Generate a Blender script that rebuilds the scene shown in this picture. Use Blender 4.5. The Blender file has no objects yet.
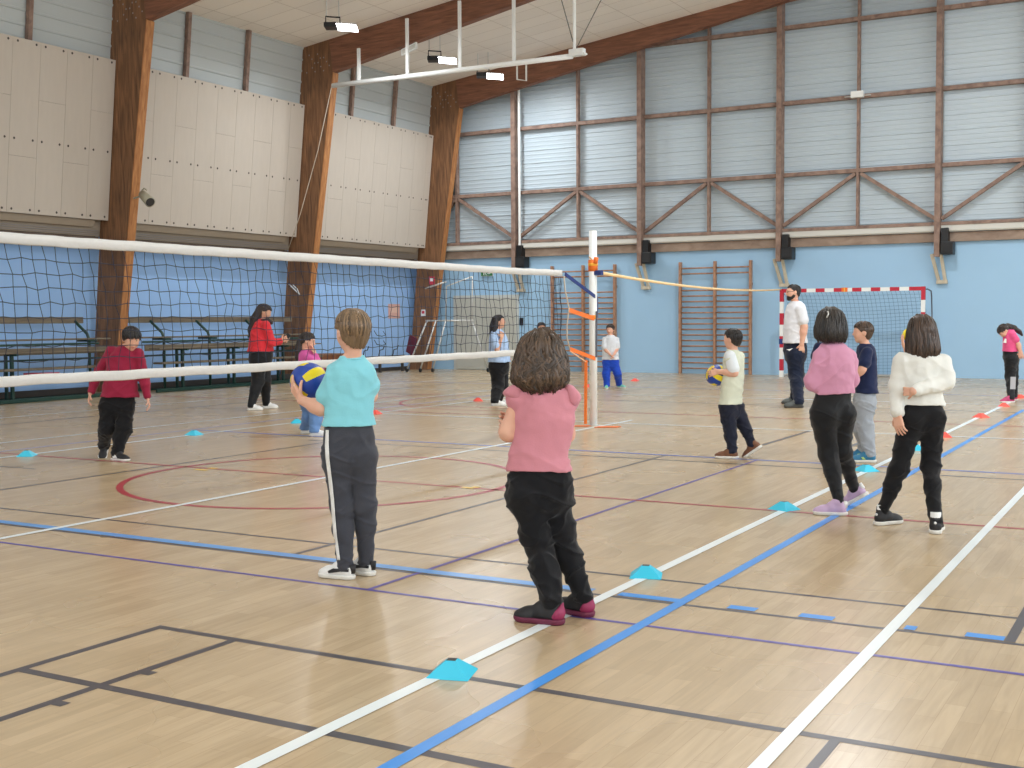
import bpy, bmesh, math, random
import numpy as np
from mathutils import Vector, Matrix

random.seed(7)
SC = bpy.context.scene
COL = SC.collection
PI = math.pi

# ------------------------------------------------------------------ camera
CAM_Z = 1.40
FPX, PITCH, ROLL, YAW = 1201.26, 0.0536755, -0.00646185, 0.5148987
_fw = np.array([-math.sin(YAW)*math.cos(PITCH), math.cos(YAW)*math.cos(PITCH), -math.sin(PITCH)])
_r0 = np.array([math.cos(YAW), math.sin(YAW), 0.0])
_u0 = np.cross(_r0, _fw)
_r = _r0*math.cos(ROLL) + _u0*math.sin(ROLL)
_u = -_r0*math.sin(ROLL) + _u0*math.cos(ROLL)
CPOS = np.array([0.0, 0.0, CAM_Z])
UH = _r0.copy()                                        # horizontal "right" of the view
WH = np.array([-math.sin(YAW), math.cos(YAW), 0.0])    # horizontal "away"
ZU = np.array([0.0, 0.0, 1.0])
cam_d = bpy.data.cameras.new('camera')
cam_d.sensor_width = 36.0
cam_d.lens = FPX/1024*36.0
cam_d.clip_end = 200
cam = bpy.data.objects.new('camera', cam_d)
COL.objects.link(cam)
cam.matrix_world = Matrix(((_r[0], _u[0], -_fw[0], 0), (_r[1], _u[1], -_fw[1], 0), (_r[2], _u[2], -_fw[2], CAM_Z), (0, 0, 0, 1)))
SC.camera = cam

# ------------------------------------------------------------------ world, exposure
wd = bpy.data.worlds.new('world'); SC.world = wd; wd.use_nodes = True
wd.node_tree.nodes['Background'].inputs[0].default_value = (0.75, 0.85, 1.0, 1)
wd.node_tree.nodes['Background'].inputs[1].default_value = 1.0
SC.view_settings.view_transform = 'Standard'
SC.view_settings.look = 'None'
SC.view_settings.exposure = 0.0
SC.view_settings.gamma = 1.0
SC.view_settings.use_curve_mapping = False

def area_light(name, loc, direction, sx, sy, power, color=(1, 1, 1), spread=PI):
    d = bpy.data.lights.new(name, 'AREA'); d.shape = 'RECTANGLE'; d.size = sx; d.size_y = sy
    d.energy = power; d.color = color; d.spread = spread
    o = bpy.data.objects.new(name, d); COL.objects.link(o)
    o.location = loc
    o.rotation_euler = Vector(direction).to_track_quat('-Z', 'Y').to_euler()
    return o
# added fill lamps standing in for daylight from unseen windows, right-hand and rear
area_light('fill_light_right', (13.7, 11.0, 5.6), (-1, 0, -0.02), 30.0, 3.6, 1500, (0.84, 0.93, 1.0))
area_light('fill_light_rear', (-2.5, -7.6, 5.6), (0, 1, -0.02), 28.0, 3.6, 520, (0.84, 0.93, 1.0))

# ------------------------------------------------------------------ pixel rays (photo frame 1024x768)
def ray(px, py):
    return _fw + (px-512)/FPX*_r + (384-py)/FPX*_u
def at(px, py, ax, val):
    d = ray(px, py); t = (val-CPOS[ax])/d[ax]
    return CPOS + t*d
def ground(px, py):
    return at(px, py, 2, 0.0)

# ------------------------------------------------------------------ materials
def lin(c):
    c = c/255.0
    return c/12.92 if c <= 0.04045 else ((c+0.055)/1.055)**2.4
def rgb(r, g, b):
    return (lin(r), lin(g), lin(b), 1.0)
MATS = {}
def mat(name, col, rough=0.6, metal=0.0, spec=0.5, var=0.0, vscale=8.0, bump=0.0, bscale=40.0, stretch=(1, 1, 1), emit=0.0, emit_col=None, coat=0.0, alpha=1.0, trans=0.0, sss=0.0, sheen=0.0):
    if name in MATS: return MATS[name]
    m = bpy.data.materials.new(name); m.use_nodes = True
    nt = m.node_tree; b = nt.nodes['Principled BSDF']
    b.inputs['Base Color'].default_value = col
    b.inputs['Roughness'].default_value = rough
    b.inputs['Metallic'].default_value = metal
    b.inputs['Specular IOR Level'].default_value = spec
    b.inputs['Coat Weight'].default_value = coat
    b.inputs['Sheen Weight'].default_value = sheen
    if sss:
        b.inputs['Subsurface Weight'].default_value = sss
        b.inputs['Subsurface Radius'].default_value = (0.012, 0.005, 0.003)
    if emit:
        b.inputs['Emission Color'].default_value = emit_col or col
        b.inputs['Emission Strength'].default_value = emit
    if var or bump:
        tc = nt.nodes.new('ShaderNodeTexCoord'); mp = nt.nodes.new('ShaderNodeMapping')
        mp.inputs['Scale'].default_value = stretch
        nt.links.new(tc.outputs['Object'], mp.inputs['Vector'])
        if var:
            n = nt.nodes.new('ShaderNodeTexNoise'); n.inputs['Scale'].default_value = vscale; n.inputs['Detail'].default_value = 5
            nt.links.new(mp.outputs['Vector'], n.inputs['Vector'])
            mx = nt.nodes.new('ShaderNodeMix'); mx.data_type = 'RGBA'
            mx.inputs['A'].default_value = tuple(min(1, c*(1-var)) for c in col[:3])+(1,)
            mx.inputs['B'].default_value = tuple(min(1, c*(1+var)) for c in col[:3])+(1,)
            nt.links.new(n.outputs['Fac'], mx.inputs['Factor'])
            nt.links.new(mx.outputs['Result'], b.inputs['Base Color'])
        if bump:
            n2 = nt.nodes.new('ShaderNodeTexNoise'); n2.inputs['Scale'].default_value = bscale; n2.inputs['Detail'].default_value = 3
            nt.links.new(mp.outputs['Vector'], n2.inputs['Vector'])
            bp = nt.nodes.new('ShaderNodeBump'); bp.inputs['Strength'].default_value = bump; bp.inputs['Distance'].default_value = 0.01
            nt.links.new(n2.outputs['Fac'], bp.inputs['Height']); nt.links.new(bp.outputs['Normal'], b.inputs['Normal'])
    MATS[name] = m
    return m

def parquet():
    m = bpy.data.materials.new('parquet'); m.use_nodes = True
    nt = m.node_tree; b = nt.nodes['Principled BSDF']; L = nt.links.new
    tc = nt.nodes.new('ShaderNodeTexCoord'); mp = nt.nodes.new('ShaderNodeMapping')
    mp.inputs['Rotation'].default_value = (0, 0, PI/2)
    L(tc.outputs['Object'], mp.inputs['Vector'])
    bk = nt.nodes.new('ShaderNodeTexBrick')
    bk.offset = 0.37; bk.offset_frequency = 2; bk.squash = 1.0
    bk.inputs['Scale'].default_value = 1.0
    bk.inputs['Brick Width'].default_value = 0.48
    bk.inputs['Row Height'].default_value = 0.075
    bk.inputs['Mortar Size'].default_value = 0.0012
    bk.inputs['Mortar Smooth'].default_value = 0.3
    bk.inputs['Bias'].default_value = 0.0
    bk.inputs['Color1'].default_value = rgb(188, 167, 135)
    bk.inputs['Color2'].default_value = rgb(200, 179, 147)
    bk.inputs['Mortar'].default_value = rgb(179, 157, 126)
    L(mp.outputs['Vector'], bk.inputs['Vector'])
    # grain along the strips
    m2 = nt.nodes.new('ShaderNodeMapping'); m2.inputs['Scale'].default_value = (28, 2.2, 1)
    L(tc.outputs['Object'], m2.inputs['Vector'])
    n = nt.nodes.new('ShaderNodeTexNoise'); n.inputs['Scale'].default_value = 1.0; n.inputs['Detail'].default_value = 6; n.inputs['Distortion'].default_value = 1.2
    L(m2.outputs['Vector'], n.inputs['Vector'])
    cr = nt.nodes.new('ShaderNodeValToRGB')
    cr.color_ramp.elements[0].position = 0.3; cr.color_ramp.elements[0].color = (0.80, 0.77, 0.72, 1)
    cr.color_ramp.elements[1].position = 0.7; cr.color_ramp.elements[1].color = (1.08, 1.06, 1.03, 1)
    L(n.outputs['Fac'], cr.inputs['Fac'])
    mx = nt.nodes.new('ShaderNodeMix'); mx.data_type = 'RGBA'; mx.blend_type = 'MULTIPLY'; mx.inputs['Factor'].default_value = 0.55
    L(bk.outputs['Color'], mx.inputs['A']); L(cr.outputs['Color'], mx.inputs['B'])
    # broad patches of wear
    n3 = nt.nodes.new('ShaderNodeTexNoise'); n3.inputs['Scale'].default_value = 0.6; n3.inputs['Detail'].default_value = 3
    L(tc.outputs['Object'], n3.inputs['Vector'])
    mr = nt.nodes.new('ShaderNodeMapRange'); mr.inputs['To Min'].default_value = 0.22; mr.inputs['To Max'].default_value = 0.32
    L(n3.outputs['Fac'], mr.inputs['Value']); L(mr.outputs['Result'], b.inputs['Roughness'])
    L(mx.outputs['Result'], b.inputs['Base Color'])
    b.inputs['Specular IOR Level'].default_value = 0.7
    MATS['parquet'] = m
    return m

def wood(name, c1, c2, scale=(1, 1, 1), rough=0.6, layer=None):
    """timber with grain stretched along one axis and, for glulam, lamella bands"""
    if name in MATS: return MATS[name]
    m = bpy.data.materials.new(name); m.use_nodes = True
    nt = m.node_tree; b = nt.nodes['Principled BSDF']; L = nt.links.new
    tc = nt.nodes.new('ShaderNodeTexCoord'); mp = nt.nodes.new('ShaderNodeMapping')
    mp.inputs['Scale'].default_value = scale
    L(tc.outputs['Object'], mp.inputs['Vector'])
    n = nt.nodes.new('ShaderNodeTexNoise'); n.inputs['Scale'].default_value = 3.0; n.inputs['Detail'].default_value = 7; n.inputs['Distortion'].default_value = 0.6
    L(mp.outputs['Vector'], n.inputs['Vector'])
    cr = nt.nodes.new('ShaderNodeValToRGB')
    cr.color_ramp.elements[0].position = 0.32; cr.color_ramp.elements[0].color = c1
    cr.color_ramp.elements[1].position = 0.68; cr.color_ramp.elements[1].color = c2
    L(n.outputs['Fac'], cr.inputs['Fac'])
    out = cr.outputs['Color']
    if layer:
        sx = nt.nodes.new('ShaderNodeSeparateXYZ'); cx = nt.nodes.new('ShaderNodeCombineXYZ'); ma = nt.nodes.new('ShaderNodeMath'); ma.operation = 'MULTIPLY_ADD'
        L(tc.outputs['Object'], sx.inputs[0]); ma.inputs[1].default_value = layer[2]
        L(sx.outputs[layer[0].upper()], ma.inputs[0]); L(sx.outputs[layer[1].upper()], ma.inputs[2])
        L(sx.outputs[layer[0].upper()], cx.inputs[0]); L(ma.outputs[0], cx.inputs[1])
        bk = nt.nodes.new('ShaderNodeTexBrick'); bk.inputs['Scale'].default_value = 1.0
        bk.inputs['Brick Width'].default_value = 3.3; bk.inputs['Row Height'].default_value = 0.11
        bk.inputs['Mortar Size'].default_value = 0.002
        bk.inputs['Color1'].default_value = (0.86, 0.86, 0.86, 1); bk.inputs['Color2'].default_value = (1.1, 1.08, 1.04, 1); bk.inputs['Mortar'].default_value = (0.6, 0.56, 0.52, 1)
        L(cx.outputs[0], bk.inputs['Vector'])
        mx = nt.nodes.new('ShaderNodeMix'); mx.data_type = 'RGBA'; mx.blend_type = 'MULTIPLY'; mx.inputs['Factor'].default_value = 0.8
        L(out, mx.inputs['A']); L(bk.outputs['Color'], mx.inputs['B']); out = mx.outputs['Result']
    L(out, b.inputs['Base Color'])
    b.inputs['Roughness'].default_value = rough
    b.inputs['Specular IOR Level'].default_value = 0.3
    MATS[name] = m
    return m

def tiled(name, col, joint, w, h, rot=(0, 0, 0), size=0.008, off=0.0, rough=0.85, var=0.03):
    m = bpy.data.materials.new(name); m.use_nodes = True
    nt = m.node_tree; b = nt.nodes['Principled BSDF']; L = nt.links.new
    tc = nt.nodes.new('ShaderNodeTexCoord'); mp = nt.nodes.new('ShaderNodeMapping'); mp.inputs['Rotation'].default_value = rot
    L(tc.outputs['Object'], mp.inputs['Vector'])
    bk = nt.nodes.new('ShaderNodeTexBrick'); bk.offset = off; bk.inputs['Scale'].default_value = 1.0
    bk.inputs['Brick Width'].default_value = w; bk.inputs['Row Height'].default_value = h; bk.inputs['Mortar Size'].default_value = size
    bk.inputs['Color1'].default_value = tuple(c*(1-var) for c in col[:3])+(1,); bk.inputs['Color2'].default_value = tuple(min(1, c*(1+var)) for c in col[:3])+(1,)
    bk.inputs['Mortar'].default_value = joint
    L(mp.outputs['Vector'], bk.inputs['Vector']); L(bk.outputs['Color'], b.inputs['Base Color'])
    b.inputs['Roughness'].default_value = rough; b.inputs['Specular IOR Level'].default_value = 0.2
    MATS[name] = m
    return m

M_FLOOR = parquet()
M_GLULAM = wood('glulam', rgb(98, 72, 54), rgb(150, 108, 76), (6, 6, 0.55), layer=('z', 'x', -.125))
M_RAFTER = wood('glulam_rafter', rgb(112, 76, 60), rgb(148, 102, 80), (0.6, 6, 7), layer=('x', 'z', -.155))
M_TIMBER = wood('timber', rgb(122, 100, 90), rgb(160, 134, 120), (2, 2, 2))
M_CEIL = tiled('ceiling_tile', rgb(244, 238, 230), rgb(214, 206, 196), 1.2, 0.6, size=0.01)
M_PLY = mat('plywood', rgb(194, 184, 172), 0.8, var=0.05, vscale=3, stretch=(4, 4, 0.7))
M_SHEET = mat('translucent_sheet', rgb(188, 202, 211), 0.42, spec=0.5, var=0.03, vscale=1.2)
M_BLUE = mat('blue_paint', rgb(160, 198, 228), 0.6, var=0.03, vscale=1.5, bump=0.08, bscale=60)
M_BLUE2 = mat('blue_paint_side', rgb(154, 192, 238), 0.65, var=0.03, vscale=1.5, bump=0.08, bscale=60)
M_BEAM = wood('pale_timber', rgb(134, 114, 100), rgb(164, 144, 128), (1, 2, 2))
M_GUTTER = mat('cream_ledge', rgb(206, 204, 196), 0.6)
M_FASCIA = mat('beige_fascia', rgb(166, 152, 134), 0.7, var=0.04)
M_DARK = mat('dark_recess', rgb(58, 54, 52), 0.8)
M_SHEET2 = mat('cladding_sheet', rgb(184, 190, 190), 0.4, var=0.03, vscale=1.2)
M_LIT_EDGE = wood('lit_edge_wood', rgb(150, 98, 58), rgb(190, 134, 84), (6, 6, .55))  # paler inner-edge wood, light on that edge partly put into the colour
M_SLAT = mat('grey_slat', rgb(150, 142, 136), 0.5)
M_DOOR = mat('grey_door', rgb(188, 188, 178), 0.5, var=0.02)
M_DOORFR = mat('door_frame', rgb(196, 200, 196), 0.5)
M_BLACK = mat('black_plastic', rgb(20, 21, 24), 0.45)
M_BARWOOD = wood('bar_wood', rgb(150, 110, 86), rgb(186, 144, 116), (3, 3, 3), 0.5)
M_WHITE = mat('white_paint', rgb(236, 238, 236), 0.4)
M_RED = mat('red_paint', rgb(190, 34, 56), 0.45)
M_NET = mat('dark_cord', rgb(36, 42, 60), 0.8)
M_GNET = mat('blue_cord', rgb(84, 112, 148), 0.8)
M_TAPE = mat('white_canvas', rgb(212, 210, 206), 0.75, var=0.05, vscale=25, bump=0.25, bscale=30)
M_ORANGE = mat('orange_tape', rgb(240, 120, 40), 0.5)
M_YELLOWB = mat('yellow_elastic', rgb(250, 214, 160), 0.6)
M_STRAP = mat('navy_strap', rgb(34, 56, 120), 0.6)
M_CYAN = mat('cyan_plastic', rgb(60, 200, 232), 0.4, spec=0.4)
M_CORAL = mat('coral_plastic', rgb(246, 96, 84), 0.4, spec=0.4)
M_GREEN = mat('green_metal', rgb(26, 62, 52), 0.45)
M_PLANK = wood('bench_plank', rgb(96, 86, 72), rgb(124, 112, 94), (6, 0.8, 6), 0.55)
M_STEEL = mat('pale_steel', rgb(200, 200, 196), 0.4, metal=0.3)
M_HORN = mat('beige_plastic', rgb(168, 162, 140), 0.5)
M_LENS = mat('lamp_lens', rgb(255, 255, 255), 0.4, emit=14.0, emit_col=(0.95, 0.97, 1.0, 1))
M_ROPE = mat('pale_rope', rgb(196, 184, 166), 0.8)
M_LB = mat('line_black', rgb(80, 77, 82), 0.35)
M_LW = mat('line_white', rgb(234, 242, 244), 0.3)
M_LBL = mat('line_blue', rgb(70, 150, 232), 0.3)
M_LBL2 = mat('line_blue_pale', rgb(100, 160, 226), 0.3)
M_LV = mat('line_violet', rgb(92, 82, 164), 0.35)
M_LP = mat('line_purple_blue', rgb(110, 122, 186), 0.35)
M_LPP = mat('line_pale_purple', rgb(170, 164, 184), 0.35)
M_LR = mat('line_red', rgb(172, 64, 72), 0.35)
M_LY = mat('tape_yellow', rgb(236, 200, 90), 0.4)

# ------------------------------------------------------------------ mesh helpers
class MB:
    def __init__(s): s.v = []; s.f = []; s.mi = []
    def add(s, vs, fs, mi=0):
        n = len(s.v); s.v += [tuple(map(float, q)) for q in vs]
        s.f += [tuple(i+n for i in f) for f in fs]; s.mi += [mi]*len(fs); return s
    def box(s, x0, x1, y0, y1, z0, z1, mi=0):
        vs = [(x, y, z) for x in (x0, x1) for y in (y0, y1) for z in (z0, z1)]
        return s.add(vs, [(0, 1, 3, 2), (4, 6, 7, 5), (0, 4, 5, 1), (2, 3, 7, 6), (0, 2, 6, 4), (1, 5, 7, 3)], mi)
    def bar(s, a, b, w, h, up=(0, 0, 1), mi=0):
        a = np.array(a, float); b = np.array(b, float); d = b-a; d /= np.linalg.norm(d)
        up = np.array(up, float); sd = np.cross(d, up)
        if np.linalg.norm(sd) < 1e-6: sd = np.cross(d, (1, 0, 0))
        sd /= np.linalg.norm(sd); u = np.cross(sd, d)
        vs = [p+sd*i*w/2+u*j*h/2 for p in (a, b) for i in (-1, 1) for j in (-1, 1)]
        return s.add(vs, [(0, 1, 3, 2), (4, 6, 7, 5), (0, 4, 5, 1), (2, 3, 7, 6), (0, 2, 6, 4), (1, 5, 7, 3)], mi)
    def tube(s, pts, r, n=8, mi=0, cap=True):
        pts = [np.array(p, float) for p in pts]; rs = r if isinstance(r, (list, tuple)) else [r]*len(pts)
        vs = []; ref = None
        for i, p in enumerate(pts):
            d = pts[min(i+1, len(pts)-1)]-pts[max(i-1, 0)]; d /= (np.linalg.norm(d)+1e-12)
            if ref is None:
                ref = np.cross(d, (0, 0, 1)) if abs(d[2]) < 0.9 else np.cross(d, (1, 0, 0))
            ref = ref-d*np.dot(ref, d); ref /= (np.linalg.norm(ref)+1e-12); o = np.cross(d, ref)
            for k in range(n):
                a = 2*PI*k/n; vs.append(p+rs[i]*(math.cos(a)*ref+math.sin(a)*o))
        fs = []
        for i in range(len(pts)-1):
            for k in range(n):
                fs.append((i*n+k, i*n+(k+1) % n, (i+1)*n+(k+1) % n, (i+1)*n+k))
        if cap:
            fs.append(tuple(range(n))[::-1]); fs.append(tuple((len(pts)-1)*n+k for k in range(n)))
        return s.add(vs, fs, mi)
    def prism(s, poly, ext, mi=0):
        """poly: list of 3-D points (planar), ext: extrusion vector"""
        n = len(poly); e = np.array(ext, float)
        vs = [np.array(p, float) for p in poly]+[np.array(p, float)+e for p in poly]
        fs = [tuple(range(n))[::-1], tuple(range(n, 2*n))]+[(i, (i+1) % n, n+(i+1) % n, n+i) for i in range(n)]
        return s.add(vs, fs, mi)
    def sphere(s, c, r, nu=16, nv=10, mi=0, M=None):
        vs = []; fs = []
        for j in range(nv+1):
            th = PI*j/nv
            for i in range(nu):
                a = 2*PI*i/nu; q = np.array([math.sin(th)*math.cos(a), math.sin(th)*math.sin(a), math.cos(th)])*np.array(r if isinstance(r, (tuple, list)) else (r, r, r))
                if M is not None: q = M @ q
                vs.append(np.array(c)+q)
        for j in range(nv):
            for i in range(nu):
                fs.append((j*nu+i, (j+1)*nu+i, (j+1)*nu+(i+1) % nu, j*nu+(i+1) % nu))
        return s.add(vs, fs, mi)
    def build(s, name, mats, parent=None, smooth=False, origin=None):
        me = bpy.data.meshes.new(name)
        o0 = np.array(origin if origin is not None else (0, 0, 0), float)
        me.from_pydata([tuple(np.array(v)-o0) for v in s.v], [], s.f)
        for m in (mats if isinstance(mats, (list, tuple)) else [mats]): me.materials.append(m)
        me.polygons.foreach_set('material_index', s.mi)
        bm = bmesh.new(); bm.from_mesh(me); bmesh.ops.recalc_face_normals(bm, faces=bm.faces); bm.to_mesh(me); bm.free()
        if smooth: me.polygons.foreach_set('use_smooth', [True]*len(me.polygons))
        me.update()
        ob = bpy.data.objects.new(name, me); COL.objects.link(ob)
        if parent is not None: ob.parent = parent
        elif origin is not None: ob.location = tuple(o0)
        return ob

def tag(o, label=None, cat=None, group=None, kind=None):
    if label: o['label'] = label
    if cat: o['category'] = cat
    if group: o['group'] = group
    if kind: o['kind'] = kind
    return o
def thing(name, loc, label, cat, group=None, rz=0.0):
    o = bpy.data.objects.new(name, None); COL.objects.link(o)
    o.empty_display_size = 0.1
    o.location = tuple(loc); o.rotation_euler = (0, 0, rz)
    return tag(o, label, cat, group)
def struct(o): o['kind'] = 'structure'; return o
def bevel(o, w=0.01, seg=2):
    m = o.modifiers.new('bevel', 'BEVEL'); m.width = w; m.segments = seg; m.limit_method = 'ANGLE'
    return o
# ================================================================== the hall
XW, YB, XR, YR = -19.35, 28.8, 14.0, -8.0       # left wall, back wall, right wall, rear wall
def ceil_z(x):
    return 7.97+0.13*(x+17.5) if x < -2.67 else 7.97+0.13*(-2.67+17.5)-0.13*(x+2.67)

# floor and its painted lines
floor = struct(MB().box(XW-0.15, XR+0.15, YR-0.15, YB+0.15, -0.12, 0.0).build('floor', M_FLOOR))
LZ = {'b': 0.0008, 'v': 0.0014, 'r': 0.0018, 'bl': 0.0022, 'w': 0.0028, 't': 0.0034}
def line_quad(name, x0, x1, y0, y1, z, m):
    return MB().add([(x0, y0, z), (x1, y0, z), (x1, y1, z), (x0, y1, z)], [(0, 1, 2, 3)]).build(name, m, floor)
def along_y(name, x, w, y0, y1, z, m): return line_quad(name, x-w/2, x+w/2, y0, y1, z+.0003, m)
def along_x(name, y, w, x0, x1, z, m): return line_quad(name, x0, x1, y-w/2, y+w/2, z, m)
along_y('white_line', -2.552, 0.062, 1.5, 20.9, LZ['w'], M_LW)
along_y('blue_line', -2.164, 0.058, 1.5, 19.4, LZ['bl'], M_LBL)
along_y('white_line', -1.148, 0.055, 1.5, 14.6, LZ['w'], M_LW)
along_y('white_line', -6.70, 0.06, 2.5, 15.2, LZ['w'], M_LW)
along_y('white_line', -10.72, 0.07, 2.5, 20.3, LZ['w'], M_LW)
along_y('white_line', -12.05, 0.06, 2.5, 20.3, LZ['w'], M_LW)
along_x('white_line', 14.70, 0.06, -12.05, -1.148, LZ['w'], M_LW)
along_y('black_line', -3.637, 0.045, 1.8, 3.92, LZ['b'], M_LB)
along_y('black_line', -4.095, 0.045, 1.8, 3.965, LZ['b'], M_LB)
along_y('black_line', -8.667, 0.04, 2.0, 11.45, LZ['b'], M_LB)
along_y('black_line', -4.663, 0.035, 5.49, 11.42, LZ['b'], M_LB)
along_y('black_line', -4.09, 0.05, 12.8, 14.7, LZ['b'], M_LB)
along_y('black_line', -3.2, 0.05, 12.2, 14.2, LZ['b'], M_LB)
along_y('violet_line', -3.703, 0.028, 5.0, 11.45, LZ['v'], M_LV)
along_x('violet_line', 5.009, 0.03, -9.0, 5.0, LZ['v'], M_LV)
along_x('blue_line', 5.535, 0.085, -9.0, -2.66, LZ['bl'], M_LBL2)
along_x('black_line', 5.468, 0.034, -9.0, 5.0, LZ['b'], M_LB)
along_x('black_line', 5.945, 0.032, -9.0, -0.66, LZ['b'], M_LB)
along_x('black_line', 3.942, 0.045, -4.118, 4.0, LZ['b'], M_LB)
along_x('black_line', 3.183, 0.05, -4.118, 3.0, LZ['b'], M_LB)
for x0, x1 in ((-2.51, -2.18), (-1.93, -1.79), (-1.58, -1.42), (-1.10, -1.05), (-0.84, -0.68)):
    along_x('blue_line', 5.532, 0.075, x0, x1, LZ['bl'], M_LBL)
along_y('black_line', -0.655, 0.045, 5.49, 6.6, LZ['b'], M_LB)
along_y('black_line', -1.0, 0.036, 2.6, 3.93, LZ['b'], M_LB)
along_x('purple_line', 11.45, 0.07, -11.2, -1.1, LZ['v'], M_LP)
along_x('red_line', 8.485, 0.045, -14.0, 3.0, LZ['r'], M_LR)
along_x('black_line', 11.05, 0.045, -9.0, 3.0, LZ['b'], M_LB)
along_x('red_line', 16.4, 0.05, -17.0, -1.0, LZ['r'], M_LR)
along_x('black_line', 18.8, 0.05, -17.0, 3.0, LZ['b'], M_LB)
along_x('white_line', 20.3, 0.06, -16.5, -1.0, LZ['w'], M_LW)
along_x('purple_line', 22.6, 0.05, -17.0, 3.0, LZ['v'], M_LP)
along_x('black_line', 7.7, 0.035, -17.0, -9.6, LZ['b'], M_LB)
along_x('black_line', 25.2, 0.05, -17.0, 3.0, LZ['b'], M_LB)
along_y('purple_line', -1.62, 0.06, 14.7, 22.0, LZ['v'], M_LP)
along_y('white_line', -15.2, 0.06, 4.0, 24.0, LZ['w'], M_LW)
along_y('black_line', -14.2, 0.05, 4.0, 25.2, LZ['b'], M_LB)
along_y('purple_line', -11.25, 0.09, 4.0, 20.3, LZ['v'], M_LPP)
def arc(name, cx, cy, r, w, a0, a1, z, m, n=72):
    b = MB(); vs = []
    for i in range(n+1):
        a = a0+(a1-a0)*i/n
        for rr in (r-w/2, r+w/2): vs.append((cx+rr*math.cos(a), cy+rr*math.sin(a), z))
    return b.add(vs, [(2*i, 2*i+1, 2*i+3, 2*i+2) for i in range(n)]).build(name, m, floor)
arc('red_circle', -6.70, 8.43, 1.73, 0.06, 0, 2*PI, LZ['r'], M_LR, 120)
arc('red_arc', -9.9, 17.9, 2.78, 0.06, PI*0.85, PI*1.62, LZ['r'], M_LR)
arc('red_arc', -9.9, 17.9, 2.1, 0.05, PI*0.85, PI*1.62, LZ['r'], M_LR)
for px, py, w in ((201, 470, .16), (213, 468.5, .1), (468, 488, .12), (476, 487.5, .07)):
    g = ground(px, py); line_quad('yellow_tape', g[0]-w/2, g[0]+w/2, g[1]-.03, g[1]+.03, LZ['t'], M_LY)

for px, py in ((150.5, 671.5), (63.5, 702)):
    g = ground(px, py); line_quad('black_tick', g[0]-.02, g[0]+.035, g[1]-.045, g[1]+.005, LZ['b']+.0005, M_LB)
# ceiling (two slopes), upper and lower walls
cm = MB(); xs = (XW-0.3, -2.67, XR+0.3)
for a, b in ((0, 1), (1, 2)):
    x0, x1 = xs[a], xs[b]; z0, z1 = ceil_z(x0), ceil_z(x1)
    cm.prism([(x0, YR-.15, z0), (x1, YR-.15, z1), (x1, YR-.15, z1+.12), (x0, YR-.15, z0+.12)], (0, YB-YR+.5, 0))
struct(cm.build('ceiling', M_CEIL))
def left_plane(z): return -19.2+0.1*z              # outer face of the leaning frames
struct(MB().box(XW-0.12, XW, YR, YB, 0, 3.32).build('wall_left', M_BLUE2))
struct(MB().box(XW, XR, YB, YB+0.14, 0, 3.5).build('wall_back', M_BLUE))
struct(MB().box(XR, XR+0.14, YR, YB, 0, 9.0).build('wall_right', M_BLUE))
struct(MB().box(XW, XR, YR-0.14, YR, 0, 10.2).build('wall_rear', M_PLY))
M_WINFILL = mat('window_fill_glow', rgb(235, 242, 250), 0.5, emit=1.6, emit_col=(0.93, 0.97, 1, 1))  # glow for unseen window bands, added to light the hall
struct(MB().box(XR-0.06, XR, -4, 26, 3.8, 7.4).build('added_window_1', M_WINFILL))
struct(MB().box(-16.5, 11.5, YR, YR+0.06, 3.8, 7.4).build('added_window_2', M_WINFILL))
struct(MB().box(XW, XW+0.02, YR, 28.2, 0, 0.10).build('baseboard_left', M_DARK))

# ribbed cladding of the upper back wall
def ribbed(name, p0, du, dv, nlen, prof, m, parent=None):
    """sheet from p0, spanning du (vector along ribs) and rising along dv; prof = list of (v, out)"""
    p0, du, dv, out = (np.array(q, float) for q in (p0, du, dv, nlen))
    vs = []
    for v, o in prof:
        for u in (0, 1): vs.append(p0+du*u+dv*v+out*o)
    fs = [(2*i, 2*i+1, 2*i+3, 2*i+2) for i in range(len(prof)-1)]
    return MB().add(vs, fs).build(name, m, parent)
prof = []; z = 0.0; k = 0
while z < 7.4:
    prof += [(z, 0), (z+.065, 0), (z+.078, .008 if k % 3 else .018), (z+.10, .008 if k % 3 else .018)]
    z += .113; k += 1
struct(ribbed('wall_back_cladding', (XW, YB+0.02, 3.5), (XR-XW, 0, 0), (0, 0, 1), (0, -1, 0), prof, M_SHEET))
# lighter cladding strip above the panels on the left wall
prof = []; z = 0.0; k = 0
while z < 1.75:
    prof += [(z, 0), (z+.20, 0), (z+.215, .02), (z+.245, .02), (z+.26, 0)]; z += .26
struct(ribbed('wall_left_cladding', (left_plane(6.3)-.02, YR, 6.3), (0, YB-YR, 0), (0.1, 0, 1), (1, 0, 0), prof, M_SHEET2))
struct(MB().prism([(left_plane(3.1)-.12, YR, 3.1), (left_plane(3.1)-.10, YR, 3.1), (left_plane(6.4)-.10, YR, 6.4), (left_plane(6.4)-.12, YR, 6.4)], (0, YB-YR, 0)).build('wall_left_backing', M_FASCIA))

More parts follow.
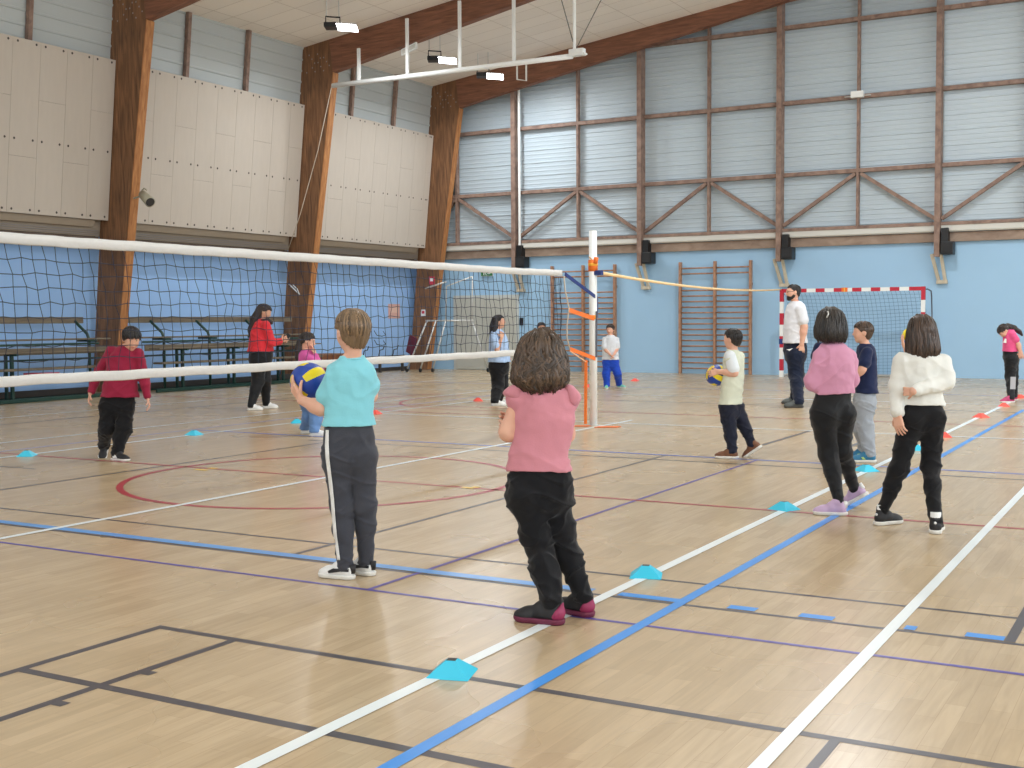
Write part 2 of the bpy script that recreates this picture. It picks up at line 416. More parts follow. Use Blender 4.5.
# back wall timber grid
ti = [0]
def trim(b, m=M_TIMBER):
    ti[0] += 1
    return struct(b.build('trim_%d' % ti[0], m))
def roof_in(x): return ceil_z(x)-0.02
trim(MB().box(XW, XR, YB-.10, YB, 3.10, 3.31), M_BEAM)                       # lower beam
struct(MB().prism([(XW, YB-.02, 3.32), (XW, YB-.17, 3.32), (XW, YB-.19, 3.35), (XW, YB-.17, 3.47), (XW, YB-.02, 3.47)], (XR-XW, 0, 0)).build('trim_ledge', M_GUTTER))
trim(MB().box(XW, XR, YB-.19, YB-.02, 3.47, 3.545))
for z in (4.83, 6.54, 8.33):
    x0 = XW if z < 7.6 else -15.0
    trim(MB().box(x0, XR, YB-.17, YB-.03, z-.045, z+.045))
PX = [-16.0, -12.35, -8.72, -5.06, -1.4, 2.26, 5.92, 9.58]
MX = [-17.95, -14.18, -10.55, -6.88, -3.23, 0.43, 4.09, 7.75]
PX[0] = -16.04
for x in PX: trim(MB().box(x-.06, x+.06, YB-.34, YB-.06, 2.76, roof_in(x)))
for x in MX: trim(MB().box(x-.029, x+.029, YB-.18, YB-.04, 3.5, roof_in(x)))
def brace(x0, z0, x1, z1): trim(MB().bar((x0, YB-.12, z0), (x1, YB-.12, z1), .10, .08, (0, 0, 1)))
for i, xm in enumerate(MX[:6]):
    xl = PX[i-1] if i else XW+.3
    brace(xm-.06, 4.76, xl+.07, 3.62); brace(xm+.06, 4.76, PX[i]-.07, 3.62)
struct(MB().tube([(PX[0]+.16, YB-.26, 3.3), (PX[0]+.16, YB-.26, 7.8)], .035, 10).build('trim_pipe', M_WHITE))

# timber brackets under the posts and black loudspeakers beside them
sp_lab = ['black loudspeaker box under the white pipe, just above the net end', 'black loudspeaker box on the post above and between the two wall bar sets',
          'black loudspeaker box on the post above the left goalpost', 'black loudspeaker box on the post above the right end of the goal']
br_lab = ['pale wooden strut bracket under the post nearest the left column', 'pale wooden strut bracket between the two wall bar sets',
          'pale wooden strut bracket above the bearded man', 'pale wooden strut bracket above the right goalpost']
M_PALEW = wood('pale_wood', rgb(176, 166, 146), rgb(206, 196, 176), (3, 3, 1), 0.6)
for i, x in enumerate(PX[:4]):
    r = thing('strut_bracket', (x, YB-.05, 2.2), br_lab[i], 'bracket')
    for s in (-1, 1):
        MB().bar((s*.10-.02, -.20, .62), (s*.07+.08, -.02, .02), .055, .07, (1, 0, 0)).build('strut', M_PALEW, r)
    MB().box(-.04, .20, -.06, .03, -.05, .03).build('foot_block', M_PALEW, r)
    b = thing('loudspeaker', (x+.22, YB-.26, 2.80), sp_lab[i], 'loudspeaker')
    bevel(MB().box(-.13, .14, -.14, .18, 0, .29).build('cabinet', M_BLACK, b), .015)
    MB().box(-.13, .02, -.06, .16, .29, .60).build('mount', M_BLACK, b)
    MB().box(-.10, .11, -.155, -.14, .04, .25).build('grille', mat('grille', rgb(34, 35, 38), .7), b)

# double door at the left end of the back wall
d = MB().box(-18.15, -16.05, YB-.05, YB-.003, 0, 2.08).build('door_1', M_DOORFR); struct(d)
for x0, x1 in ((-18.06, -17.12), (-17.09, -16.14)):
    lf = MB().box(x0, x1, YB-.075, YB-.05, 0.02, 2.0).build('door_leaf', M_DOOR, d)
MB().box(-17.02, -16.45, YB-.11, YB-.08, 1.0, 1.05).build('push_bar', M_STEEL, d)
MB().box(-16.02, -15.92, YB-.04, YB-.003, 1.24, 1.44).build('switch_box', M_BLACK, d)
s = thing('exit_sign', (-17.04, YB-.02, 2.6), 'small green emergency exit sign with white running figure above the grey door', 'sign')
MB().box(-.19, .19, -.05, 0, 0, .16).build('housing', M_WHITE, s)
fm = MB().box(-.18, .18, -.056, -.05, .01, .15, 0)
fm.box(-.10, -.075, -.06, -.056, .03, .12, 1).box(-.06, -.02, -.06, -.056, .07, .12, 1).box(0.02, .12, -.06, -.056, .06, .085, 1).bar((-.04, -.058, .08), (-.005, -.058, .03), .02, .004, (0, 1, 0), 1)
fm.build('face', [mat('exit_green', rgb(40, 120, 70), .5), M_WHITE], s)
s = thing('emergency_light', (-6.88, YB-.2, 6.50), 'small white emergency lamp where two timbers cross high on the back wall', 'lamp')
MB().box(-.14, .14, -.12, 0.02, 0, .14).build('housing', M_WHITE, s)
MB().box(-.30, .30, -.06, 0.0, .03, .045).build('wire_guard', M_STEEL, s)

# ------------------------------------------------------------------ portal frames
def frame(Y, th, label):
    r = thing('timber_frame', (XW+.4, Y, 0), label, 'timber frame')
    ox = np.array((XW+.4, Y, 0))
    q = lambda x, z: np.array((x, Y, z))-ox
    MB().prism([q(-17.57, 7.20), q(-12.3, 8.17), q(-8.5, 8.85), q(-2.67, 9.42), q(-2.67, 9.89), q(-17.66, 7.95)], (0, th, 0)).build('rafter', M_RAFTER, r)
    MB().prism([q(-2.67, 9.42), q(3.2, 8.85), q(12.9, 7.2), q(12.9, 7.86), q(-2.67, 9.89)], (0, th, 0)).build('rafter', M_RAFTER, r)
    MB().prism([q(12.9, 7.0), q(13.9, 7.0), q(13.9, 0), q(13.3, 0)], (0, th, 0)).build('column', M_GLULAM, r)
    cm_ = MB(); cm_.prism([q(-19.29, 0), q(-18.70, 0), q(-17.57, 7.20), q(-17.66, 7.95), q(-18.49, 7.84)], (0, th, 0)); bm_ = cm_
    for k in range(14):
        c = q(-18.33+.05*(k % 4)*3.0+.02*k, 7.25+.1*(k % 5)); c[1] -= .004
        bm_.add([c+np.array((.018*math.cos(a), 0, .018*math.sin(a))) for a in [2*PI*i/8 for i in range(8)]], [tuple(range(8))], 1)
    bm_.build('column', [M_GLULAM, M_SLAT], r)
    MB().prism([q(-18.698, 0.02), q(-18.678, 0.02), q(-17.548, 7.17), q(-17.568, 7.19)], (0, th, 0)).build('lit_edge_strip', M_LIT_EDGE, r)  # thin strip added on the inner edge, its lit look partly in the colour
    return r
frame(16.9, .20, 'leaning brown glulam column nearest the camera, behind the boy in dark red')
frame(22.65, .20, 'leaning brown glulam column and rafter in the middle, behind the woman in red')
frame(28.2, .20, 'brown glulam column and rafter in the corner against the back wall')

# ------------------------------------------------------------------ plywood panels between the frames
def panel_x(z): return -18.70+.103*(z-3.42)
def ply_panel(y0, y1, label, first_joint):
    r = thing('wall_panel', (panel_x(3.4), (y0+y1)/2, 3.4), label, 'wall panel')
    o = np.array((panel_x(3.4), (y0+y1)/2, 3.4)); nx = np.array((1, 0, -.103)); nx = nx/np.linalg.norm(nx)
    def P(y, z, out=0): return np.array((panel_x(z), y, z))+nx*out-o
    b = MB(); w = .60; edges = [y0]
    y = first_joint
    while y < y1-.05:
        if y > y0+.05: edges.append(y)
        y += w
    edges.append(y1)
    g = .004
    for i in range(len(edges)-1):
        cuts = [3.40, 5.47, 6.50] if (i % 2) else [3.40, 4.42, 6.50]
        for z0, z1 in zip(cuts[:-1], cuts[1:]):
            ya, yb, za, zb = edges[i]+g/2, edges[i+1]-g/2, z0+g/2, z1-g/2
            b.prism([P(ya, za, -.03), P(yb, za, -.03), P(yb, zb, -.03), P(ya, zb, -.03)], nx*.03)
    b.prism([P(y0+.01, 3.41, -.045), P(y1-.01, 3.41, -.045), P(y1-.01, 6.49, -.045), P(y0+.01, 6.49, -.045)], nx*.01, 1)
    for e in range(len(edges)):
        for z in (3.47, 4.73, 6.44):
            for dy in (-.10, .10):
                yy = edges[e]+dy
                if y0+.03 < yy < y1-.03:
                    b.add([P(yy+.024*math.cos(a), z+.024*math.sin(a), .004) for a in [2*PI*i/8 for i in range(8)]], [tuple(range(8))], 1)
    b.build('boards', [M_PLY, mat('bolt_head', rgb(70, 62, 56), .6)], r)
    MB().prism([P(y0, 3.255, -.14), P(y1-.25, 3.255, -.14), P(y1-.25, 3.39, -.08), P(y0, 3.39, -.08)], (-.03, 0, 0)).build('fascia', M_FASCIA, r)
ply_panel(9.0, 16.88, 'large pale plywood wall panel left of the first glulam column', 9.13)
ply_panel(17.12, 22.62, 'large pale plywood wall panel between the first and middle glulam columns', 17.33)
ply_panel(22.88, 28.17, 'large pale plywood wall panel between the middle and corner glulam columns', 23.1)
# slatted slot and brown beam below the panels
for y0, y1 in ((9.0, 16.86), (17.14, 22.6), (22.9, 28.15)):
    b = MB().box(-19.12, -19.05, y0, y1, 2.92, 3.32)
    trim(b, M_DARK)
    b = MB()
    for k in range(3): b.box(-19.04, -18.95, y0, y1, 3.12+.04*k, 3.14+.04*k)
    trim(b, M_SLAT)
    trim(MB().box(-19.3, -18.97, y0, y1, 2.90, 3.09), wood('grey_timber', rgb(92, 80, 72), rgb(122, 108, 98), (2, .6, 2)))
# studs of the upper strip
for y in (12.9, 14.95, 18.87, 20.70, 24.56, 26.4):
    trim(MB().bar((left_plane(6.4)+.05, y, 6.4), (left_plane(7.85)+.05, y, 7.85), .09, .09, (0, 1, 0)))
# ================================================================== sports equipment
NX = -6.78
# net post
post = thing('net_post', (-6.82, 14.22, 0), 'tall white round volleyball net post with orange tape around it', 'net post')
MB().tube([(0, 0, 0.012), (0, 0, 2.54)], .052, 24).build('tube', M_WHITE, post, True)
MB().tube([(0, 0, 0), (0, 0, .012)], .085, 24).build('floor_plate', M_STEEL, post)
MB().tube([(0, 0, 2.535), (0, 0, 2.55)], .05, 24).build('cap', M_WHITE, post)
b = MB()
b.tube([(0, 0, 2.02), (0, 0, 2.17)], .064, 20)
b.tube([(.045, -.03, 2.12), (.065, -.03, 2.2)], .03, 10)
b.build('tape_wrap', M_ORANGE, post, True)
MB().tube([(0, 0, 2.09), (0, 0, 2.125)], .066, 20).tube([(-.01, 0, 2.18), (.02, 0, 2.22)], [.06, .03], 14).build('yellow_wrap', mat('yellow_tape2', rgb(250, 180, 60), .5), post, True)
MB().tube([(0, 0, 1.395), (0, 0, 1.45)], .06, 20).build('tape_band', mat('amber_tape', rgb(250, 160, 50), .5), post, True)
MB().tube([(.055, -.02, .9), (.06, -.02, 1.5)], .014, 8).build('winch_rail', mat('grey_rail', rgb(90, 96, 110), .4), post)
MB().box(.03, .13, -.04, .04, 1.97, 2.03).build('hook', M_STRAP, post)

# net
net = thing('volleyball_net', (NX, 9, 0), 'long volleyball net with white top and bottom bands stretched to the white post', 'net')
Y0, Y1 = 4.0, 13.24
def sag(y): return 0.0
def netp(y, z, dx=0.0): return (dx, y-9, z)
top = MB(); n = 90; vs = []
for i in range(n+1):
    y = Y0+(Y1-Y0)*i/n
    wv = .006*math.sin(i*1.7)+.004*math.sin(i*.61)
    for z, dx in ((1.985, 0), (1.99, .012), (1.955, .012+wv*.6), (1.922, .012+wv), (1.915, 0), (1.922, -.012+wv), (1.955, -.012+wv*.6), (1.99, -.012)):
        vs.append(netp(y, z+.018*min(1, max(0, (y-12)/1.5))+wv*.3, dx))
fs = []
for i in range(n):
    for k in range(8): fs.append((i*8+k, i*8+(k+1) % 8, (i+1)*8+(k+1) % 8, (i+1)*8+k))
fs += [tuple(range(8)), tuple(n*8+k for k in range(8))]
top.add(vs, fs).build('top_band', M_TAPE, net, True)
bt = MB(); vs = []
Y1b = 13.05
for i in range(n+1):
    y = Y0+(Y1b-Y0)*i/n
    wv = .006*math.sin(i*1.3+1)+.004*math.sin(i*.5)
    for z, dx in ((1.05, 0), (1.045, .008), (1.02, .008+wv), (.985, .008), (.978, 0), (.985, -.008), (1.02, -.008+wv), (1.045, -.008)):
        vs.append(netp(y, z+wv*.4, dx))
bt.add(vs, fs).build('bottom_band', M_TAPE, net, True)
rnd = random.Random(3)
wob = {}
def W(i, j):
    if (i, j) not in wob: wob[(i, j)] = (rnd.uniform(-.012, .012), rnd.uniform(-.014, .014), rnd.uniform(-.012, .012))
    return wob[(i, j)]
ny, nz = 93, 9
cord = MB()
def knot(i, j):
    y = Y0+.05+i*.1; z = 1.918-(1.918-1.045)*j/nz
    if j in (0, nz): w = (0, W(i, j)[1], 0)
    else: w = W(i, j)
    # the net's cords lean a little where it is pulled at the bottom
    y2 = y+.06*math.sin(j/nz*2.2)*(1-.3*math.sin(i*.4))
    if y2 > Y1-.02: y2 = Y1-.02
    return netp(y2+w[1], z+w[2], w[0])
for i in range(ny+1):
    cord.tube([knot(i, j) for j in range(nz+1)], .0031, 4, cap=False)
for j in range(1, nz):
    cord.tube([knot(i, j) for i in range(ny+1)], .0031, 4, cap=False)
cord.build('netting', M_NET, net)
# side rope, straps and ties at the post end
pp = np.array((-6.82-NX, 14.22-9, 0))
def npt(px, py, Y=None):
    a = at(px, py, 0, NX); return np.array((0, a[1]-9, a[2]))
MB().tube([npt(564, 276), npt(565, 290), npt(569, 308), npt(567, 325), npt(567, 338), npt(570, 350)], .009, 8).build('side_rope', M_ROPE, net, True)
MB().bar(npt(565, 274), npt(597, 298), .01, .045, (0, 0, 1)).bar(npt(597, 297), npt(597, 318), .012, .03, (1, 0, 0)).build('tension_strap', M_STRAP, net)
MB().bar(npt(569, 310), npt(594, 318.5), .01, .055, (0, 0, 1)).build('orange_tie', M_ORANGE, net)
MB().bar(npt(570, 349), npt(596, 359), .01, .05, (0, 0, 1)).build('orange_tie', M_ORANGE, net)
MB().tube([npt(570, 351), npt(586, 362)], .008, 6).build('tie_cord', mat('peach_cord', rgb(240, 190, 150), .7), net)
MB().bar(npt(586, 360), npt(585.5, 424), .02, .035, (1, 0, 0)).build('hanging_ribbon', M_ORANGE, net)
# orange tape on the floor by the post
g1, g2 = ground(581, 426.5), ground(607, 427.5)
for g, w, lab in ((g1, .11, 'orange tape scrap on the floor left of the white post'), (g2, .15, 'orange tape scrap on the floor right of the white post')):
    t = MB().prism([(g[0]-w*.86, g[1]-w*.5-.04, .004), (g[0]+w*.86, g[1]+w*.5-.06, .004), (g[0]+w*.84, g[1]+w*.5+.09, .004), (g[0]-w*.84, g[1]-w*.5+.1, .004)], (0, 0, .006)).build('floor_tape', M_ORANGE, None, False, (g[0], g[1], 0))
    tag(t, lab, 'tape', 'orange tape at the post')
# elastic line from the post to the goal
e0, e1 = np.array((-6.72, 14.2, 2.0)), np.array((-8.40, 27.80, 2.085))
eb = MB()
q0 = at(599, 272.5, 1, 14.25); q1 = at(781, 289.5, 1, 27.78)
pts = [q0+(q1-q0)*t - np.array((0, 0, .10*4*t*(1-t))) for t in np.linspace(0, 1, 24)]
eb.tube(pts, [0.017+.004*(1-i/23) for i in range(24)], 8)
o = eb.build('elastic_line', M_YELLOWB, None, True, q0); tag(o, 'pale orange elastic line stretched from the white post to the goal', 'elastic')

# handball goal
GX0, GX1, GY = -8.43, -5.22, 27.85
goal = thing('handball_goal', ((GX0+GX1)/2, GY, 0), 'red and white striped handball goal standing at the back wall', 'goal')
gm = (GX0+GX1)/2
def striped(a, b, first_red, seg, name, r0=.28):
    a = np.array(a, float); b = np.array(b, float); L = np.linalg.norm(b-a); d = (b-a)/L
    m = MB(); t = 0.0; red = first_red; k = 0
    while t < L-1e-6:
        l = min(seg if k else r0, L-t)
        if L-t-l < .06: l = L-t
        up = (0, 0, 1) if abs(d[2]) < .5 else (1, 0, 0)
        m.bar(a+d*t, a+d*(t+l), .085, .085, up, 0 if red else 1); t += l; red = not red; k += 1
    return m.build(name, [M_RED, M_WHITE], goal)
striped((GX0-gm, 0, 2.075), (GX0-gm, 0, 0.0), True, .27, 'goalpost', .30)
striped((GX1-gm, 0, 2.075), (GX1-gm, 0, 0.0), True, .27, 'goalpost', .30)
striped((GX1-gm-.0425, 0, 2.03), (GX0-gm+.0425, 0, 2.03), True, .21, 'crossbar', .26)
MB().tube([(GX0-gm, .75, .04), (GX1-gm, .75, .04)], .03, 8).tube([(GX0-gm, 0, .04), (GX0-gm, .75, .04)], .03, 8).tube([(GX1-gm, 0, .04), (GX1-gm, .75, .04)], .03, 8).build('ground_frame', M_STEEL, goal)
for x in (GX0-gm, GX1-gm):
    MB().tube([(x, 0, 2.0), (x+.06, .12, 2.02), (x+.10, .35, 1.98), (x+.10, .42, 1.85), (x+.10, .50, 1.4), (x+.05, .6, .8), (x, .75, .04)], .016, 8).build('side_hoop', mat('grey_hoop', rgb(92, 100, 116), .5), goal, True)
gn = MB()
def gp(u, v):   # u along, v down
    x = GX0-gm+.03+(GX1-GX0-.06)*u
    sagx = .05*math.sin(u*9)*v*(1-v)
    yy = .05+.42*min(1, v*3.2)**.6+.24*v+.05*math.sin(PI*u)*math.sin(PI*v)
    return (x, yy, 1.99-1.93*v-.12*math.sin(PI*u)*v*(1-v)*2+sagx)
NU, NV = 32, 24
for i in range(NU+1): gn.tube([gp(i/NU, j/NV) for j in range(NV+1)], .0035, 3, cap=False)
for j in range(NV+1): gn.tube([gp(i/NU, j/NV) for i in range(NU+1)], .0035, 3, cap=False)
gn.build('netting', M_GNET, goal)
MB().box(-.20, -.06, -.05, .05, 1.985, 2.08).box(-.14, -.12, -.055, .055, 1.98, 2.085, 1).build('orange_knot', [M_ORANGE, M_LY], goal)
MB().box(GX0-gm-.05, GX0-gm+.05, -.052, -.042, .78, .90).build('blue_patch', M_STRAP, goal)

# wall bars
def wall_bars(x0, label):
    r = thing('wall_bars', (x0+.92, YB-.02, 0), label, 'wall bars')
    for k in range(3):
        x = -.92+.92*k
        bevel(MB().box(x-.03, x+.03, -.15, -.03, 0, 2.82).build('upright', M_BARWOOD, r), .008)
        MB().box(x-.02, x+.02, -.03, .015, 2.2, 2.27).build('wall_bracket', M_DARK, r)
    zs = [2.66, 2.52]+[2.10-.14*k for k in range(15)]
    for z in zs:
        for s in (0, 1):
            MB().tube([(-.89+.92*s, -.10, z), (-.03+.92*s, -.10, z)], .019, 8).build('rung', M_BARWOOD, r, True)
wall_bars(-15.02+.05, 'brown wooden wall bars standing behind the white net post')
wall_bars(-11.36+.05, 'brown wooden wall bars between the net post and the goal')

# benches along the left wall
def bleacher(y0, y1, label, legs_back, legs_front, fy1):
    r = thing('bleacher_bench', (-18.2, (y0+y1)/2, 0), label, 'bench'); o = np.array((-18.2, (y0+y1)/2, 0))
    def bx(nm, m, x0, x1, a, b, z0, z1): return bevel(MB().box(x0+18.2, x1+18.2, a-o[1], b-o[1], z0, z1).build(nm, m, r), .01)
    bx('backrest', M_PLANK, -18.56, -18.52, y0, y1, 1.38, 1.50)
    bx('seat', M_PLANK, -18.45, -18.12, y0, y1+.3, 1.07, 1.10)
    bx('rail', M_GREEN, -18.14, -18.10, y0, y1, .98, 1.02)
    bx('footboard', M_PLANK, -18.08, -18.05, y0, fy1, .82, .94)
    bx('seat', M_PLANK, -17.95, -17.66, y0, fy1, .855, .88)
    bx('rail', M_GREEN, -18.3, -18.26, y0, fy1, .70, .735)
    bx('footboard', M_PLANK, -17.85, -17.6, y0, fy1, .56, .60)
    bx('step_board', M_GREEN, -17.82, -17.40, y0, y1-1.2, .44, .462)
    bx('ground_rail', M_GREEN, -17.8, -17.74, y0, y1, .0, .07)
    bx('ground_rail', M_GREEN, -18.5, -18.44, y0, y1, .0, .07)
    bx('kickboard', M_DARK, -18.42, -18.40, y0, y1, .04, .16)
    for y in legs_back:
        f = MB().tube([(-18.15, y, 0), (-18.15, y, 1.06), (-18.2, y, 1.18), (-18.45, y, 1.36), (-18.52, y, 1.42)], .028, 8)
        f.bar((-18.46, y, 1.05), (-17.95, y, 1.05), .04, .04)
        m = MB(); m.v = [(v[0]-o[0], v[1]-o[1], v[2]) for v in f.v]; m.f = f.f; m.mi = f.mi
        m.build('frame', M_GREEN, r, True)
    for y in legs_front:
        m = MB().box(.40-.025, .40+.025, y-o[1]-.025, y-o[1]+.025, 0, .85).box(.22, .56, y-o[1]-.02, y-o[1]+.02, .82, .855)
        m.box(.22, .27, y-o[1]-.02, y-o[1]+.02, 0, .84)
        m.build('leg', M_GREEN, r)
    return r
bleacher(9.6, 16.05, 'long wooden bench on green legs left of the first glulam column', (9.9, 12.2, 15.85), (10.4, 12.0, 13.85), 16.62)
bleacher(17.15, 22.2, 'long wooden bench on green legs between the first and middle glulam columns', (17.75, 19.05, 20.6), (17.9, 19.4, 21.0), 22.2)
rb = MB().prism([(-.20, -.2, 0), (.16, .26, 0), (.08, .34, 0), (-.22, -.1, 0)], (0, 0, .05))
o = rb.build('red_bib', M_RED, None, False, (0, 0, 0)); o.location = (-17.62, 14.3, .465); tag(o, 'folded dark red cloth lying on the left bench', 'cloth')

# low brown box and blue rack between the middle and corner columns
c = thing('low_cabinet', (-18.75, 23.6, 0), 'low brown wooden cabinet on the floor behind the girl in lilac', 'cabinet')
bevel(MB().box(-.3, .3, -.62, .62, .04, .58).build('body', M_GLULAM, c), .012)
MB().box(.30, .315, -.60, -.01, .07, .55).build('door', wood('cabinet_front', rgb(100, 62, 42), rgb(130, 84, 56), (2, 2, .6)), c)
MB().box(.30, .315, .01, .60, .07, .55).build('door', MATS['cabinet_front'], c)
MB().box(-.28, .28, -.6, .6, 0, .04).build('plinth', M_DARK, c)
c = thing('hook_rack', (-18.95, 26.3, 0), 'low dark rail rack with thin hooks against the blue side wall', 'rack')
MB().bar((0, -1.1, .42), (0, 1.15, .42), .05, .05).build('rail', M_DARK, c)
for y in (-1.0, 0, 1.05): MB().box(-.03, .03, y-.03, y+.03, 0, .42).build('leg', M_DARK, c)
for y in (-.75, -.05, .6):
    MB().tube([(0, y, .44), (.04, y, .6), (.1, y+.06, .62), (.12, y+.1, .72)], .014, 6).build('hook', M_BLACK, c)
for y in (-.9, .2):
    for z in (.75, 1.0):
        MB().tube([(-.32, y, z+.12), (-.2, y-.05, z), (-.1, y+.05, z-.03), (-.1, y+.22, z), (-.18, y+.22, z+.1)], .010, 6).build('wire_loop', M_BLACK, c)

# steel trolley frame in the corner
tr = thing('steel_frame_trolley', (-17.6, 27.3, 0), 'pale steel A shaped trolley frame on castors in the corner beside the grey door', 'trolley')
def tq(x, y, z): return (x+17.6, y-27.3, z)
A0, A1 = (-18.30, 26.9), (-17.55, 27.15)
for (fx, fy), (tx, ty) in (((-18.45, 26.85), (-17.95, 27.1)), ((-17.72, 27.0), (-17.45, 27.25)), ((-18.05, 26.9), (-17.7, 27.15)), ((-16.35, 27.6), (-16.75, 27.45))):
    MB().tube([tq(fx, fy, .08), tq(tx, ty, 1.38)], .022, 8).build('leg', M_STEEL, tr, True)
    w = MB().tube([tq(fx-.02, fy, .055), tq(fx+.02, fy, .055)], .055, 12).build('castor', M_BLACK, tr)
MB().tube([tq(-18.0, 27.1, 1.38), tq(-16.7, 27.45, 1.38)], .022, 8).build('top_rail', M_STEEL, tr, True)
MB().tube([tq(-17.7, 27.0, .42), tq(-16.4, 27.55, .42)], .018, 8).build('lower_rail', M_STEEL, tr, True)
MB().tube([tq(-17.45, 27.25, 1.38), tq(-17.42, 27.25, 2.3), tq(-16.72, 27.45, 2.55)], .02, 8).tube([tq(-16.75, 27.45, 1.38), tq(-16.72, 27.45, 2.55)], .02, 8).tube([tq(-18.0, 27.1, 2.25), tq(-17.42, 27.25, 2.42)], .02, 8).build('upper_frame', M_STEEL, tr, True)
o = tag(MB().box(-.16, .16, -.02, .02, -.25, .25).build('maroon_pad', mat('maroon_cloth', rgb(110, 40, 56), .8)), 'small maroon pad leaning inside the steel trolley frame', 'pad')
o.location = (-18.46, 27.10, .72); o.rotation_euler = (0, .35, -.3)
def sign(name, q, w, h, m, label, rotz, mat2=None):
    o = MB().box(-w/2, w/2, -.008, 0, -h/2, h/2).box(-w*.3, w*.3, -.011, -.008, -h*.1, h*.3, 1).build(name, [m, mat2 or M_WHITE]); o.location = tuple(q); o.rotation_euler = (0, 0, rotz)
    return tag(o, label, 'sign')
M_REDS = mat('red_sign', rgb(200, 60, 80), .5)
sign('fire_sign', (-18.50, 28.195, 2.50), .19, .22, M_REDS, 'square red and white safety sign high on the corner column', 0)
sign('fire_notice', (-18.80, 28.195, 1.60), .15, .19, M_WHITE, 'small white notice with red mark low on the corner column', 0, M_REDS)
sign('paper_notice', (XW+.002, 27.55, 1.65), .55, .40, mat('salmon_paper', rgb(214, 170, 160), .8), 'faded salmon paper notice on the blue side wall near the corner', PI/2, mat('salmon2', rgb(226, 190, 176), .8))

# horn floodlight on the first column
h = thing('horn_speaker', (-17.72, 16.86, 3.86), 'beige tube shaped spotlight fixed to the first column beside the plywood', 'speaker')
MB().tube([(0, 0, 0), (.30, -.10, -.17)], [.085, .105], 20).build('shell', M_HORN, h, True)
MB().tube([(.29, -.097, -.164), (.305, -.102, -.173)], [.085, .085], 20).build('face', M_DARK, h)
MB().tube([(-.3, .06, -.05), (.02, 0, -.02)], .018, 8).tube([(-.02, 0, .07), (.04, 0, .12), (.16, -.05, .07)], .012, 6).build('bracket', M_HORN, h)

# floodlights hung from the roof
FLOODS = 0
def floodlight(x, y, z, label, group=None, power=115):
    global FLOODS
    r = thing('floodlight', (x, y, z), label, 'lamp', group, YAW)
    bevel(MB().box(-.32, -.05, -.17, .17, -.03, .07).build('housing', M_BLACK, r), .015)
    pl = MB().prism([(-.06, -.17, .02), (.36, -.17, -.015), (.36, -.17, .0), (-.06, -.17, .035)], (0, .34, -.055)).build('lens', M_LENS, r)
    MB().prism([(-.06, -.18, .037), (.37, -.18, .002), (.37, -.18, .03), (-.06, -.18, .065)], (0, .36, -.055)).build('back_plate', M_STEEL, r)
    MB().tube([(-.30, 0, .02), (-.30, 0, .22), (0.0, 0, .20), (0.0, 0, .02)], .018, 6).build('bracket', M_BLACK, r)
    zt = ceil_z(x)-z
    for yy in (-.28, -.02): MB().tube([(yy, 0, .2), (yy, 0, zt+.05)], .011, 6).build('hanging_rod', M_STEEL, r)
    if y > 14 and x > -10: power *= 2.9
    if y < 10: power *= .45
    a = area_light('flood_beam', (x+.14, y, z-.085), (.13, 0, -1), .40, .36, power, (0.93, 0.97, 1.0))
    a.parent = None
    return r
for (px, py, dz), lab in zip(((340, 27, .6), (441, 60, .6), (489, 76, .6)), ('lit floodlight hanging nearest the camera over the middle column', 'lit floodlight hanging above the white tube left of centre', 'lit floodlight hanging just under the white tube, farthest away')):
    d = ray(px, py)
    for t in np.arange(8, 40, .005):
        P = CPOS+t*d
        if P[2] > ceil_z(P[0])-dz: break
    floodlight(P[0], P[1], P[2], lab, 'floodlights')
for x in (-15.7, -5.5, 4.5):  # grid of further unseen lamps, added to light the hall
    for y in (2.0, 8.5, 15.0, 22.0, 26.0):
        if x < -10 and y > 10: continue
        if x > -10 and y == 26.0: continue
        floodlight(x, y, ceil_z(x)-.6, 'added unseen floodlight hanging from the roof to light the hall', 'added floodlights overhead')

# white tube rail hung from the middle rafter
tb = thing('ceiling_tube', (-14.2, 22.3, 6.78), 'long white tube rail hung below the middle rafter on rods', 'rail')
MB().tube([(-3.1, 0, .01), (3.05, 0, -.01)], .055, 14).build('tube', M_WHITE, tb, True)
MB().box(3.0, 3.32, -.07, .07, -.02, .12).tube([(3.2, -.07, .05), (3.34, -.05, .02), (3.36, .04, .0)], .02, 6).build('end_pulley', M_WHITE, tb)
for x, zt in ((-2.38, .78), (-1.05, 1.28), (.32, 1.48), (1.66, 1.62)):
    MB().box(x-.035, x+.035, .02, .06, 0, zt).build('hanger', M_WHITE, tb)
MB().tube([(3.1, 0, .05), (3.1, 0, ceil_z(-11.1)-6.78)], .035, 8).build('end_rod', M_WHITE, tb)
for dx in (-.55, 1.3):
    MB().tube([(3.12, 0, .1), (3.12+dx, .0, ceil_z(-11.1+dx)-6.78)], .010, 5).build('stay_wire', mat('dark_wire', rgb(96, 92, 88), .6), tb)
rp = MB().tube([at(332, 85, 1, 22.28), at(318, 150, 1, 22.28), at(300, 215, 1, 22.28), at(288, 250, 1, 22.28)], .009, 6).build('hanging_rope', M_ROPE, None, True, at(288, 250, 1, 22.28))
tag(rp, 'pale rope hanging from the white tube down the middle column', 'rope')
rp = MB().tube([at(x, y, 1, 22.64) for x, y in ((289, 284), (294, 289), (300, 295), (297, 289), (293, 285))], .016, 6).build('rope_loop', M_WHITE, None, True, at(289, 284, 1, 22.64))
tag(rp, 'short white rope end looped on the middle column', 'rope')
bh = thing('ceiling_bracket', (-12.55, 24.3, 7.9), 'small white square bracket hanging below the white tube near its right end', 'bracket')
p0 = at(517, 64, 1, 22.35)
bh.location = tuple(p0)
MB().tube([(0, 0, 0), (0, 0, -.32), (.22, 0, -.37), (.22, 0, 0)], .02, 6).build('loop', M_GUTTER, bh)
